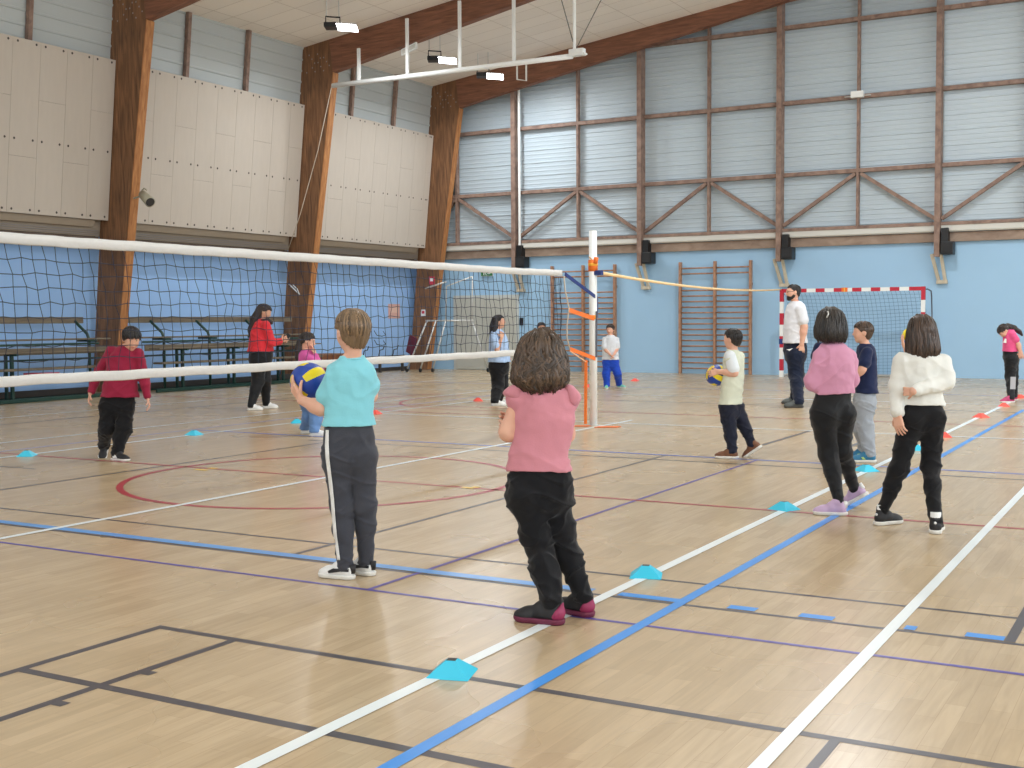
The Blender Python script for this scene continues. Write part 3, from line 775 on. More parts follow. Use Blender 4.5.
el = thing('emergency_lamp_box', tuple(at(410, 48, 1, 22.65)), 'flat white emergency lamp box fixed under the middle rafter', 'lamp')
MB().prism([(-.20, 0, -.16), (.20, 0, -.04), (.20, 0, .10), (-.20, 0, -.02)], (0, -.06, 0)).build('housing', M_WHITE, el)
MB().prism([(-.17, -.065, -.13), (.17, -.065, -.03), (.17, -.065, .06), (-.17, -.065, -.04)], (0, .005, 0)).build('diffuser', M_GUTTER, el)

# marker cones (low square pyramids with a hole on top)
def cone(px, py, m, label, group, rot=None, s=1.0):
    g = ground(px, py)
    r = thing('marker_cone', (g[0], g[1], .001), label, 'marker cone', group)
    a, b2, h = .082*s, .020*s, .058*s
    b = MB(); vs = []
    for rr, z in ((a*1.05, 0), (a, .004), (b2, h), (b2*.8, h), (a*.93, .003), (a*.9, 0)):
        for k in range(4):
            an = PI/4+PI/2*k
            vs.append((rr*1.414*math.cos(an), rr*1.414*math.sin(an), z))
    fs = []
    for j in range(5):
        for k in range(4): fs.append((j*4+k, j*4+(k+1) % 4, (j+1)*4+(k+1) % 4, (j+1)*4+k))
    fs += [(20, 21, 22, 23)]
    b.add(vs, fs).build('shell', m, r)
    MB().box(-b2*.95, b2*.95, -b2*.95, b2*.95, h-.002, h+.0006).build('hole', M_BLACK, r)
    r.rotation_euler = (0, 0, rot if rot is not None else random.uniform(0, 1.5))
GA, GB = 'cyan marker cones', 'coral marker cones'
cone(452, 674, M_CYAN, 'cyan square marker cone nearest the camera on the white line', GA, .30)
cone(646, 576, M_CYAN, 'cyan square marker cone right of the legs of the girl in frilled pink', GA, .35)
cone(784, 509.5, M_CYAN, 'cyan square marker cone on the white line left of the lilac shoes', GA, 1.2)
cone(866, 471, M_CYAN, 'cyan square marker cone beside the bright blue shoes of the boy in navy', GA, .9)
cone(916, 450, M_CYAN, 'cyan marker cone seen between the legs of the girl in white', GA)
cone(944, 437, M_CORAL, 'coral marker cone on the white line right of the legs of the girl in white', GB)
cone(981, 417.5, M_CORAL, 'coral marker cone on the white line midway to the bending girl', GB)
cone(1004, 406.5, M_CORAL, 'coral marker cone at the feet of the bending girl', GB)
cone(1020, 398, M_CORAL, 'coral marker cone at the right edge of the photo behind the bending girl', GB)
cone(27, 456, M_CYAN, 'cyan marker cone on the far white line left of the boy in dark red', GA)
cone(194, 435, M_CYAN, 'cyan marker cone on the far white line right of the boy in dark red', GA)
cone(297, 423, M_CYAN, 'cyan marker cone on the floor beside the jeans of the girl in lilac', GA)
cone(375, 414, M_CORAL, 'coral marker cone on the floor just right of the boy in turquoise', GB)
cone(478, 401, M_CORAL, 'coral marker cone on the floor left of the girl in pale blue', GB)
cone(588, 387, M_CORAL, 'coral marker cone seen just left of the white net post', GB)
cone(635, 381, M_CORAL, 'coral marker cone on the floor right of the boy in blue trousers', GB)
# ================================================================== people: implicit-surface modelling
def vnoise(X, Y, Z, seed=0):
    """smooth value noise on broadcastable coordinate arrays"""
    rng = np.random.RandomState(seed); T = rng.rand(32, 32, 32).astype(np.float32)*2-1
    def sp(a):
        i = np.floor(a).astype(np.int32); f = (a-i).astype(np.float32); return i, f*f*(3-2*f)
    X, Y, Z = np.broadcast_arrays(X, Y, Z)
    xi, xf = sp(X); yi, yf = sp(Y); zi, zf = sp(Z)
    g = lambda a, b, c: T[(xi+a) & 31, (yi+b) & 31, (zi+c) & 31]
    l = lambda a, b, t: a+(b-a)*t
    return l(l(l(g(0, 0, 0), g(1, 0, 0), xf), l(g(0, 1, 0), g(1, 1, 0), xf), yf), l(l(g(0, 0, 1), g(1, 0, 1), xf), l(g(0, 1, 1), g(1, 1, 1), xf), yf), zf)

def smin(a, b, k):
    if k <= 0: return np.minimum(a, b)
    h = np.maximum(k-np.abs(a-b), 0)/k
    return np.minimum(a, b)-h*h*k*0.25

def Cap(a, b, ra, rb): return ('cap', np.array(a, float), np.array(b, float), ra, rb)
def Ell(c, R, r): return ('ell', np.array(c, float), np.array(R, float), np.array(r, float))     # rows of R = axes
class Loft:
    """stack of ellipses by height; axes (side, fwd)"""
    def __init__(s, secs, side, fwd):
        secs = sorted(secs, key=lambda q: q[0])     # (z, x, y, a, b)
        A = np.array(secs, float); z = np.linspace(A[0, 0], A[-1, 0], 120)
        cols = [np.interp(z, A[:, 0], A[:, i]) for i in range(1, 5)]
        k = np.ones(9)/9
        cols = [np.convolve(np.pad(c, 4, mode='edge'), k, 'valid') for c in cols]
        s.z, s.c = z, cols; s.side, s.fwd = np.array(side, float), np.array(fwd, float)
    def scaled(s, f, dz0=0.0, dz1=0.0):
        o = Loft.__new__(Loft); o.z = s.z; o.c = [s.c[0], s.c[1], s.c[2]*f, s.c[3]*f]; o.side = s.side; o.fwd = s.fwd
        if dz0 or dz1:
            m = (s.z >= s.z[0]+dz0) & (s.z <= s.z[-1]-dz1); o.z = s.z[m]; o.c = [c[m] for c in o.c]
        return o

def bounds(p):
    if isinstance(p, Loft):
        r = np.maximum(p.c[2], p.c[3])
        return (np.array([(p.c[0]-r).min(), (p.c[1]-r).min(), p.z[0]]), np.array([(p.c[0]+r).max(), (p.c[1]+r).max(), p.z[-1]]))
    if p[0] == 'cap':
        r = max(p[3], p[4]); return np.minimum(p[1], p[2])-r, np.maximum(p[1], p[2])+r
    r = max(p[3]); return p[1]-r, p[1]+r

def sdf(p, X, Y, Z):
    if isinstance(p, Loft):
        zz = Z[0, 0, :]; zc = np.clip(zz, p.z[0], p.z[-1])
        cx, cy, a, b = [np.interp(zc, p.z, c).astype(np.float32)[None, None, :] for c in p.c]
        dx, dy = X-cx, Y-cy
        u = dx*p.side[0]+dy*p.side[1]; v = dx*p.fwd[0]+dy*p.fwd[1]
        d = (np.sqrt((u/a)**2+(v/b)**2)-1)*np.minimum(a, b)
        return np.maximum(d, np.maximum(Z-p.z[-1], p.z[0]-Z))
    if p[0] == 'cap':
        a, b, ra, rb = p[1:]; ba = b-a; L = max(ba @ ba, 1e-9)
        x, y, z = X-a[0], Y-a[1], Z-a[2]
        t = np.clip((x*ba[0]+y*ba[1]+z*ba[2])/L, 0, 1)
        return np.sqrt((x-t*ba[0])**2+(y-t*ba[1])**2+(z-t*ba[2])**2)-(ra+(rb-ra)*t)
    c, R, r = p[1:]
    x, y, z = X-c[0], Y-c[1], Z-c[2]
    q = [R[i, 0]*x+R[i, 1]*y+R[i, 2]*z for i in range(3)]
    k0 = np.sqrt(sum((q[i]/r[i])**2 for i in range(3))); k1 = np.sqrt(sum((q[i]/r[i]**2)**2 for i in range(3)))+1e-6
    return k0*(k0-1)/k1

_CORN = [(0, 0, 0), (1, 0, 0), (0, 1, 0), (1, 1, 0), (0, 0, 1), (1, 0, 1), (0, 1, 1), (1, 1, 1)]
_EDGE = [(0, 1), (2, 3), (4, 5), (6, 7), (0, 2), (1, 3), (4, 6), (5, 7), (0, 4), (1, 5), (2, 6), (3, 7)]
def surface_net(F, o, h):
    S = F < 0; nx, ny, nz = F.shape
    sl = lambda c: (slice(c[0], nx-1+c[0]), slice(c[1], ny-1+c[1]), slice(c[2], nz-1+c[2]))
    cnt = sum(S[sl(c)].astype(np.int8) for c in _CORN)
    m = (cnt > 0) & (cnt < 8); idx = np.argwhere(m)
    fv = np.stack([F[idx[:, 0]+c[0], idx[:, 1]+c[1], idx[:, 2]+c[2]] for c in _CORN], 1)
    pos = np.zeros((len(idx), 3)); n = np.zeros(len(idx)); C8 = np.array(_CORN, float)
    for a, b in _EDGE:
        x = (fv[:, a] < 0) != (fv[:, b] < 0)
        t = np.where(x, fv[:, a]/np.where(x, fv[:, a]-fv[:, b], 1), 0)
        pos += np.where(x[:, None], C8[a]+(C8[b]-C8[a])*t[:, None], 0); n += x
    V = o+(idx+pos/n[:, None])*h
    vid = -np.ones(m.shape, np.int64); vid[m] = np.arange(len(idx))
    faces = []
    for ax in range(3):
        u, v = [(1, 2), (2, 0), (0, 1)][ax]
        A = np.take(S, range(0, F.shape[ax]-1), ax); B = np.take(S, range(1, F.shape[ax]), ax)
        e = np.argwhere(A != B); e = e[(e[:, u] > 0) & (e[:, v] > 0) & (e[:, u] < F.shape[u]-1) & (e[:, v] < F.shape[v]-1)]
        inside = A[e[:, 0], e[:, 1], e[:, 2]]
        def cell(du, dv):
            q = e.copy(); q[:, u] -= du; q[:, v] -= dv; return vid[q[:, 0], q[:, 1], q[:, 2]]
        Q = np.stack([cell(1, 1), cell(0, 1), cell(0, 0), cell(1, 0)], 1)
        Q[~inside] = Q[~inside][:, ::-1]; faces.append(Q)
    return V, np.concatenate(faces)

def implicit(groups, h, cuts=(), disp=None, kb=0.012, minus=()):
    """groups: [(prims, k)], cuts: [(point, normal)] keep where (p-point).normal<0, disp(X,Y,Z)->offset, minus: prims cut away"""
    lo = np.min([bounds(p)[0] for g, _ in groups for p in g], 0)-.03; hi = np.max([bounds(p)[1] for g, _ in groups for p in g], 0)+.03
    for p0, n in cuts:
        if abs(n[2]) > .99:
            if n[2] > 0: hi[2] = min(hi[2], p0[2]+.02)
            else: lo[2] = max(lo[2], p0[2]-.02)
    N = np.ceil((hi-lo)/h).astype(int)+1
    ax = [(lo[i]+h*np.arange(N[i])).astype(np.float32) for i in range(3)]
    F = None
    for g, k in groups:
        G = np.full(N, .1, np.float32)
        for p in g:
            b0, b1 = bounds(p); m = .035+k
            s = [slice(max(0, int((b0[i]-m-lo[i])/h)), max(1, min(N[i], int((b1[i]+m-lo[i])/h)+2))) for i in range(3)]
            if any(q.stop <= q.start for q in s): continue
            X, Y, Z = ax[0][s[0]][:, None, None], ax[1][s[1]][None, :, None], ax[2][s[2]][None, None, :]
            d = np.minimum(sdf(p, X, Y, Z), .1).astype(np.float32)
            G[tuple(s)] = smin(G[tuple(s)], d, k)
        F = G if F is None else smin(F, G, kb)
    X, Y, Z = ax[0][:, None, None], ax[1][None, :, None], ax[2][None, None, :]
    if disp is not None:
        near = np.abs(F) < .05
        I = np.argwhere(near)
        F[near] += disp(ax[0][I[:, 0]], ax[1][I[:, 1]], ax[2][I[:, 2]]).astype(np.float32)
    for p in minus: F = np.maximum(F, -np.maximum(sdf(p, X, Y, Z), -.1).astype(np.float32))
    for p0, n in cuts:
        F = np.maximum(F, ((X-p0[0])*n[0]+(Y-p0[1])*n[1]+(Z-p0[2])*n[2]).astype(np.float32))
    # keep the border empty so that the surface is closed
    F[0], F[-1], F[:, 0], F[:, -1], F[:, :, 0], F[:, :, -1] = .1, .1, .1, .1, .1, .1
    return surface_net(F, lo, h)

def mesh_np(name, V, Q, m, parent, origin, smooth=True, extra=None):
    nq = len(Q)
    me = bpy.data.meshes.new(name)
    V = np.asarray(V)-np.array(origin)
    Q = [tuple(q) for q in np.asarray(Q).tolist()]; V = [tuple(v) for v in V.tolist()]
    if extra is not None:
        n = len(V); V += [tuple(np.array(v)-np.array(origin)) for v in extra.v]; Q += [tuple(i+n for i in f) for f in extra.f]
    me.from_pydata(V, [], Q)
    for mm in (m if isinstance(m, (list, tuple)) else [m]): me.materials.append(mm)
    if smooth: me.polygons.foreach_set('use_smooth', [True]*len(me.polygons))
    if extra is not None: me.polygons.foreach_set('material_index', [0]*nq+list(extra.mi))
    me.update(); ob = bpy.data.objects.new(name, me); COL.objects.link(ob); ob.parent = parent
    return ob

def unit(v): v = np.array(v, float); return v/(np.linalg.norm(v)+1e-12)
def rot_about(v, k, a):
    v, k = np.array(v, float), unit(k)
    return v*math.cos(a)+np.cross(k, v)*math.sin(a)+k*(k @ v)*(1-math.cos(a))

def hand_prims(W, d, n, thumb, s, curl=.25, spread=.12, tcurl=.3):
    """W wrist, d towards the fingers, n palm normal (curling side), thumb = +1/-1 along d x n, s hand length"""
    d = unit(d); n = unit(np.array(n)-d*(np.array(n) @ d)); sd = np.cross(d, n)*thumb       # towards the thumb side
    r = s*.052; P = []
    for i, (off, L) in enumerate(((.19, .42), (.065, .47), (-.06, .44), (-.18, .35))):
        base = W+d*s*.50+sd*s*off
        P.append(Cap(W+d*s*.06+sd*s*off*.55, base, s*.085, s*.075))
        dd = unit(d+sd*(off*spread*5)); p = base; c = curl*(1+.12*i)
        for seg, fr in enumerate((.42, .32, .26)):
            dd = rot_about(dd, np.cross(dd, n), c*(.8, 1.1, .8)[seg]); q = p+dd*L*s*fr
            P.append(Cap(p, q, r*(1.05-.12*seg), r*(.95-.12*seg))); p = q
    tb = W+d*s*.12+sd*s*.16; td = unit(d*.75+sd*.75+n*.25); p = tb
    for seg, fr in enumerate((.22, .17, .13)):
        q = p+td*s*fr; P.append(Cap(p, q, r*(1.35-.15*seg), r*(1.2-.15*seg))); p = q
        td = rot_about(td, np.cross(td, unit(n+d*.6)), tcurl)
    return P

SKIN = lambda nm, r, g, b: mat('skin_'+nm, rgb(r, g, b), .55, spec=.35, sss=.15, var=.04, vscale=14)
S_FAIR = SKIN('fair', 226, 176, 152)
S_MID = SKIN('mid', 214, 164, 138)
M_LIP = mat('lip', rgb(190, 110, 104), .5)
M_EYEW = mat('eye_white', rgb(236, 232, 228), .3)
M_IRIS = mat('iris', rgb(52, 38, 30), .25)
def hairmat(nm, r, g, b, var=.35):
    if 'hair_'+nm in MATS: return MATS['hair_'+nm]
    for t, f in (('_a', .72), ('_b', 1.22)):
        mat('hair_'+nm+t, rgb(r*f, g*f, b*f), .38, spec=.5, var=.15, vscale=30)
    return mat('hair_'+nm, rgb(r, g, b), .42, spec=.5, var=var, vscale=30, stretch=(2.2, 2.2, .35), bump=.35, bscale=70)
def cloth(nm, r, g, b, var=.05, rough=.85, **k):
    return mat('cloth_'+nm, rgb(r, g, b), rough, spec=.2, var=var, vscale=6, bump=.15, bscale=160, sheen=.15, **k)

class Person:
    def __init__(s, label, base, facing, height, vox=.007, group=None):
        s.B = ground(*base); s.vox = vox
        s.depth = (s.B-CPOS) @ WH
        s.ppm = FPX/((s.B+np.array((0, 0, height/2))-CPOS) @ _fw)
        s.face = facing; s.H = height; s.k = height/1.40
        s.root = thing('person', s.B, label, 'person', group)
    def P(s, px, py, dd=0.0):
        d = ray(px, py); t = (s.depth+dd)/(d @ WH); return CPOS+t*d
    def dirs(s, a):
        a = math.radians(a); f = math.cos(a)*WH+math.sin(a)*UH; return f, np.cross(f, ZU)
    def m(s, px): return px/s.ppm
    def loft(s, secs, rho, face=None, dd=0.0):
        f, r = s.dirs(s.face if face is None else face); a0 = math.radians(s.face if face is None else face)
        den = math.sqrt(math.cos(a0)**2+rho**2*math.sin(a0)**2); out = []
        for q in secs:
            p = s.P(q[0], q[1], dd+(q[3] if len(q) > 3 else 0)); a = s.m(q[2])/den
            out.append((p[2], p[0], p[1], a, a*rho))
        return Loft(out, r, f)
    # ---- head
    def head(s, x, top, chin, facing, pitch=0, dd=0.0, hh=None, roll=0):
        hh = hh or s.m(chin-top); s.hh = hh; f, r = s.dirs(facing); p = math.radians(pitch)
        s.hf = math.cos(p)*f-math.sin(p)*ZU; s.hu = math.cos(p)*ZU+math.sin(p)*f; s.hr = r
        if roll: s.hr, s.hu = rot_about(s.hr, s.hf, math.radians(roll)), rot_about(s.hu, s.hf, math.radians(roll))
        s.hc = s.P(x, (top+chin)/2, dd)
    def h(s, side, fwd, up): return s.hc+s.hh*(side*s.hr+fwd*s.hf+up*s.hu)
    def hR(s): return np.array([s.hr, s.hf, s.hu])
    def hell(s, c, r, g=0.0): return Ell(s.h(*c), s.hR(), (np.array(r)+g)*s.hh)
    def head_prims(s):
        e = s.hell; H = s.hh
        P = [e((0, -.06, .10), (.335, .42, .375)), e((0, .08, -.13), (.275, .30, .36)), Cap(s.h(0, .22, -.40), s.h(0, .18, -.36), .09*H, .12*H),
             Cap(s.h(0, -.12, -.2), s.h(0, -.10, -.42), .20*H, .17*H), e((0, .27, .09), (.22, .10, .06))]
        for q in (-1, 1): P.append(e((q*.12, .22, -.12), (.13, .12, .14)))
        Q = [Cap(s.h(0, .36, .03), s.h(0, .435, -.10), .028*H, .05*H), Cap(s.h(-.045, .40, -.115), s.h(.045, .40, -.115), .035*H, .035*H)]
        for q in (-1, 1): Q.append(e((q*.345, -.05, -.05), (.045, .085, .12)))
        return P, Q
    def face_parts(s, hair, detail=True):
        H = s.hh
        for q in (-1, 1):
            MBp = MB(); MBp.sphere(s.h(q*.125, .292, .03)-s.B, .052*H, 12, 8); o = MBp.build('eye', [M_EYEW], s.root, True)
            b = MB().sphere(s.h(q*.125, .325, .03)-s.B, .028*H, 10, 8); b.build('iris', [M_IRIS], o, True)
            b = MB().tube([s.h(q*.06, .37, .115)-s.B, s.h(q*.13, .365, .14)-s.B, s.h(q*.21, .31, .115)-s.B], [.016*H, .02*H, .012*H], 6); b.build('eyebrow', hair, s.root, True)
        b = MB().tube([s.h(-.10, .335, -.235)-s.B, s.h(-.04, .372, -.225)-s.B, s.h(0, .377, -.23)-s.B, s.h(.04, .372, -.225)-s.B, s.h(.10, .335, -.235)-s.B], [.012*H, .026*H, .028*H, .026*H, .012*H], 8)
        b.build('mouth', M_LIP, s.root, True)
    # ---- limbs
    def foot(s, px, py, ang, L, lift=0.0, w=1.0):
        g = ground(px, py); f, r = s.dirs(ang); a = math.radians(lift); k = L/.23
        ff = math.cos(a)*f-math.sin(a)*ZU; uu = math.cos(a)*ZU+math.sin(a)*f
        piv = g+f*.28*L
        fr = dict(piv=piv, f=ff, r=r, u=uu, k=k, L=L, w=w)
        fr['ankle'] = s.fp(fr, -.27, 0, .10)
        return fr
    def fp(s, fr, x, y, z):    # x in foot lengths from the middle, y, z in metres at a 23 cm foot
        return fr['piv']+fr['f']*(x-.28)*fr['L']+fr['r']*y*fr['k']+fr['u']*z*fr['k']
    def shoe(s, fr, m, msole, name='shoe', stripes=None):
        k = fr['k']*fr['w']; q = lambda x, y, z: s.fp(fr, x, y, z)
        R = np.array([fr['f'], fr['r'], fr['u']])
        up = [Cap(q(-.34, 0, .040), q(-.10, 0, .050), .034*k, .033*k), Cap(q(-.10, 0, .050), q(.18, .004, .034), .033*k, .036*k),
              Ell(q(.26, .004, .026), R, (.23*fr['L'], .040*k, .032*k)), Cap(q(-.31, 0, .055), q(-.27, 0, .088), .034*k, .036*k), Cap(q(-.05, 0, .07), q(-.17, 0, .09), .024*k, .026*k)]
        V, Q = implicit([(up, .02*k)], min(s.vox, .005), cuts=[(q(0, 0, .014), -fr['u'])])
        o = mesh_np(name, V, Q, m, s.root, s.B)
        sl = [Cap(q(-.36, 0, .02), q(-.05, 0, .02), .041*k, .037*k), Cap(q(-.05, 0, .02), q(.22, .004, .02), .037*k, .043*k), Ell(q(.28, .004, .02), R, (.22*fr['L'], .044*k, .03*k))]
        V, Q = implicit([(sl, .02*k)], min(s.vox, .005), cuts=[(q(0, 0, .001), -fr['u']), (q(0, 0, .026), fr['u'])])
        mesh_np('sole', V, Q, msole, o, s.B)
        return o
    def hairobj(s, hm, pad=.035, cut=((.26, .26), (.68, -.72)), ells=(), loft=None, rho=.85, ldd=0.0, lface=None, tails=(), strands=0, groove=.004, name='hair', minus_front=None, keep_low=None, seed=1, fringe=True, ears=False, wave=1.0, rs_=1.0):
        H = s.hh; e = s.hell
        prims = [e((0, -.06, .10), (.335, .42, .375), pad), e((0, -.20, -.08), (.27, .24, .30), pad*.6)]
        for c, r in ells: prims.append(e(c, r))
        cuts = []
        p0 = s.h(0, cut[0][0], cut[0][1]); nn = unit(s.hf*cut[1][0]+s.hu*cut[1][1])
        rs = np.random.RandomState(seed)
        def disp(X, Y, Z):
            x = (X-s.hc[0])*s.hr[0]+(Y-s.hc[1])*s.hr[1]+(Z-s.hc[2])*s.hr[2]; y = (X-s.hc[0])*s.hf[0]+(Y-s.hc[1])*s.hf[1]+(Z-s.hc[2])*s.hf[2]
            z = (X-s.hc[0])*s.hu[0]+(Y-s.hc[1])*s.hu[1]+(Z-s.hc[2])*s.hu[2]
            th = np.arctan2(y, x)
            return groove*vnoise(th*9+40, z*9+40, 0*x+3, seed)+groove*.7*vnoise(th*22+60, z*7+20, 0*x+7, seed+1)
        # the cap is cut at the hairline; the rest hangs free
        vox = min(s.vox, .006)
        mn = [e((q*.36, -.01, -.09), (.13, .13, .165)) for q in (-1, 1)] if ears else ()
        V, Q = implicit([(prims, .02)], vox, cuts=[(p0, nn)], disp=disp, minus=mn)
        extra = MB()
        if fringe:
            # wisps along the hairline so that the edge is not a clean cut
            sid = s.hr; dn = unit(np.cross(nn, sid)); 
        rest = []
        if loft is not None:
            rest.append(s.loft(loft, rho, lface, ldd))
        for t in tails:
            for a, b in zip(t[:-1], t[1:]): rest.append(Cap(s.P(*a[:3]), s.P(*b[:3]), s.m(a[3]), s.m(b[3])))
        if rest:
            cc = []
            if minus_front is not None:
                cc = [(s.h(0, minus_front, 0), s.hf)]
            V2, Q2 = implicit([(rest, .015)], vox, disp=disp, cuts=cc)
            Q = np.concatenate([Q, Q2+len(V)]); V = np.concatenate([V, V2])
        if strands and loft is not None:
            Lf = rest[0]; z1, z0 = Lf.z[-1], Lf.z[0]; ft = math.atan2(Lf.fwd @ s.hf, Lf.side @ s.hf)
            for i in range(strands):
                th = rs.uniform(0, 2*PI); dth = (th-ft+PI) % (2*PI)-PI
                if abs(dth) < .9: continue
                zt = z1-(z1-z0)*rs.uniform(.02, .55); zb = z0+(z1-z0)*rs.uniform(-.07, .12); n = 9; pts = []; ph = rs.uniform(0, 6); am = rs.uniform(.01, .07)*wave; ro = rs.uniform(.97, 1.04)
                for j in range(n):
                    z = zt+(zb-zt)*j/(n-1); zc = min(max(z, z0), z1); cx, cy, a, b = [np.interp(zc, Lf.z, c) for c in Lf.c]
                    tt = th+am*math.sin(ph+j*(.9 if wave < 2 else 1.25)); rw = 1+(.05*math.sin(ph*2+j*1.2) if wave > 2 else 0)
                    w = rw*ro*(1-.05*max(0, (z0-z)/(z1-z0)*10))
                    pts.append(np.array((cx, cy, 0))+a*w*math.cos(tt)*Lf.side+b*w*math.sin(tt)*Lf.fwd+np.array((0, 0, z)))
                r0 = s.hh*rs.uniform(.016, .03)*rs_
                extra.tube(pts, [r0*.5]+[r0]*(n-3)+[r0*.7, r0*.15], 5, rs.randint(0, 3))
        if strands and loft is None:
            Rr = np.array((.335, .42, .375))+pad; c = np.array((0, -.06, .10))
            for i in range(strands):
                th = rs.uniform(0, 2*PI); front = math.cos(th)      # th=0 forward
                if ears and .05 < abs(math.sin(th)) and -.35 < front < .75 and abs(math.sin(th)) > .65: lowest = 16
                else: lowest = -99
                e1 = math.radians(22 if front > .6 else (-2 if front > -.3 else -38))+rs.uniform(-.15, .1)
                e1 = max(e1, math.radians(lowest))
                e0 = math.radians(rs.uniform(35, 85)); pts = []; n = 8; lift_ = rs.uniform(.97, 1.05)
                for j in range(n):
                    el = e0+(e1-e0)*j/(n-1); t2 = th+.25*math.sin(j*.35)*(1 if math.sin(th) > 0 else -1)*.3
                    q = c+Rr*np.array((math.cos(el)*math.sin(t2), math.cos(el)*math.cos(t2), math.sin(el)))*lift_
                    if el < 0 and front < 0: q = q*np.array((1-.25*(-el), 1-.12*(-el), 1))
                    pts.append(s.h(*q))
                r0 = s.hh*rs.uniform(.016, .028)
                extra.tube(pts, [r0*.4]+[r0]*(n-3)+[r0*.7, r0*.12], 5, rs.randint(0, 3))
        return mesh_np(name, V, Q, [hm, MATS[hm.name+'_a'], MATS[hm.name+'_b']], s.root, s.B, extra=extra if extra.v else None)
    # ---- everything else
    def build(s, skin, torso, rho, neck, arms, hips, legs, shirt, trousers, hem, sleeve='short', shoes=None, sleeve_pad=.014, top_dd=0.0, wrinkle=.004, tw=.004, tface=None, flare=0.0, hand=None, sock=None, hip_rho=.62, cuff=None, tee_name='t_shirt', trouser_name='trousers', waist_top=None, body_scale=.86, k_sh=.024):
        k = s.k; vox = s.vox
        T = s.loft(torso, rho, tface, top_dd)
        h0, h1 = hips[0], hips[-1]
        h1 = (h1[0], h1[1], h1[2]*.90); hips = list(hips[:-1])+[h1]
        hips = [(h0[0], h0[1]-.01*s.ppm, h0[2]*.90), (h0[0], h0[1]+.025*s.ppm, h0[2]*.97)]+list(hips[1:])+[(h1[0], h1[1]+.03*k*s.ppm, h1[2]*.62), (h1[0], h1[1]+.07*k*s.ppm, h1[2]*.30)]
        Hp = s.loft(hips, hip_rho, tface); fb, _ = s.dirs(s.face if tface is None else tface)
        torso = list(torso); torso[-1] = (torso[-1][0], torso[-1][1], torso[-1][2]*1.02)
        legp = []; legb = []; legsets = []
        for lg in legs:
            legp = []; legsets.append(legp)
            hip, knee = s.P(*lg['hip']), s.P(*lg['knee']); an = lg['foot']['ankle']; r = [s.m(q) for q in lg['r']]
            an = an+ZU*0
            cuffp = an-ZU*lg.get('drop', .03)*k
            calf = knee+(an-knee)*.38
            legp += [Cap(hip, knee, r[0], r[1]), Cap(knee, calf, r[1], r[1]*.45+r[2]*.55 if len(r) < 4 else r[3]), Cap(calf, cuffp, r[1]*.45+r[2]*.55 if len(r) < 4 else r[3], r[2])]
            legp.append(Cap(hip-fb*.02*k, hip-fb*.012*k-ZU*.05*k, r[0]*.98, r[0]*.86))
            legb += [Cap(hip, knee, r[0]*.78, r[1]*.72), Cap(knee, an, r[1]*.72, min(r[2]*.62, .026*k)), Cap(s.fp(lg['foot'], -.24, 0, .07), s.fp(lg['foot'], .15, 0, .03), .014*k, .014*k)]
        armb = []; sl = []; hp = []
        for i, ar in enumerate(arms):
            S, E, W = [s.P(*q) for q in ar['p']]; ra = ar.get('r', (.040*k, .034*k, .025*k))
            sq = .78 if sleeve == 'long' else 1.0
            armb += [Cap(S, E, ra[0]*(.8 if sleeve == 'short' else sq), ra[1]*sq), Cap(E, E+(W-E)*.3, ra[1]*sq, ra[1]*sq), Cap(E+(W-E)*.3, W, ra[1]*sq, ra[2])]
            f, rr = s.dirs(s.face)
            if ar.get('hand') is not None:
                Hd = s.P(*ar['hand'])-W; hp += hand_prims(W, Hd, ar.get('n', -rr*ar['side']), ar.get('thumb', ar['side']), ar.get('hl', .15*k), ar.get('curl', .3), ar.get('spread', .12))
            pd = sleeve_pad
            if sleeve == 'short':
                t = ar.get('sl', .62); Q = S+(E-S)*t
                sl += [Cap(S, Q, ra[0]+pd, ra[0]+pd+.008+flare)]
            elif sleeve == 'long':
                Q = E+(W-E)*.90
                sl += [Cap(S, E, ra[0]+pd, ra[1]+pd), Cap(E, Q, ra[1]+pd, ra[2]+pd*.55)]
        hP, hQ = s.head_prims()
        nk = [Cap(s.h(0, -.10, -.30), s.P(*neck), .17*s.hh, .205*s.hh)]
        groups = [([T.scaled(body_scale, max(0, s.P(*hem)[2]+.01-T.z[0]), 0)]+nk+armb+legb+[Hp.scaled(.74)], .03*k), (hP, .03*k), (hQ, .008*k)]
        if hp: groups.append((hp, .004*k))
        V, Q = implicit(groups, min(vox, .0055), kb=.010*k)
        s.body = mesh_np('body', V, Q, skin, s.root, s.B)
        def crease(amp, fx, fz, seed):
            def f(X, Y, Z):
                x = (X-s.B[0])*UH[0]+(Y-s.B[1])*UH[1]; y = (X-s.B[0])*WH[0]+(Y-s.B[1])*WH[1]
                n1 = vnoise(x*fx+50, y*fx+50, (Z+.45*x)*fz+5, seed); n2 = vnoise(x*fx*1.3+11, y*fx+17, (Z-.6*x)*fz*1.25+3, seed+5)
                rd = lambda n: np.clip(1-np.abs(n)*3.0, 0, 1)**1.4
                return -amp*1.5*rd(n1)-amp*1.1*rd(n2)+amp*.5*vnoise(x*30+5, y*30+9, Z*30, seed+9)
            return f
        hz = s.P(*hem)[2]; ct = crease(tw, 7, 13, 9)
        tdisp = lambda X, Y, Z: ct(X, Y, Z)*np.clip((hz+.01-Z)/.10, 0, 1)+.012*np.clip((Z-hz+.015)/.03, 0, 1)
        if shirt is not None:
            zb = max(hz, T.z[0]); T2 = T.scaled(1.0, zb-T.z[0], 0); cs = crease(wrinkle, 5, 6.5, 3)
            V, Q = implicit([([T2]+sl, k_sh*k)], vox, disp=lambda X, Y, Z: cs(X, Y, Z)-.007*np.clip(1-(Z-hz)/.05, 0, 1), kb=.01)
            s.shirt = mesh_np(tee_name, V, Q, shirt, s.root, s.B)
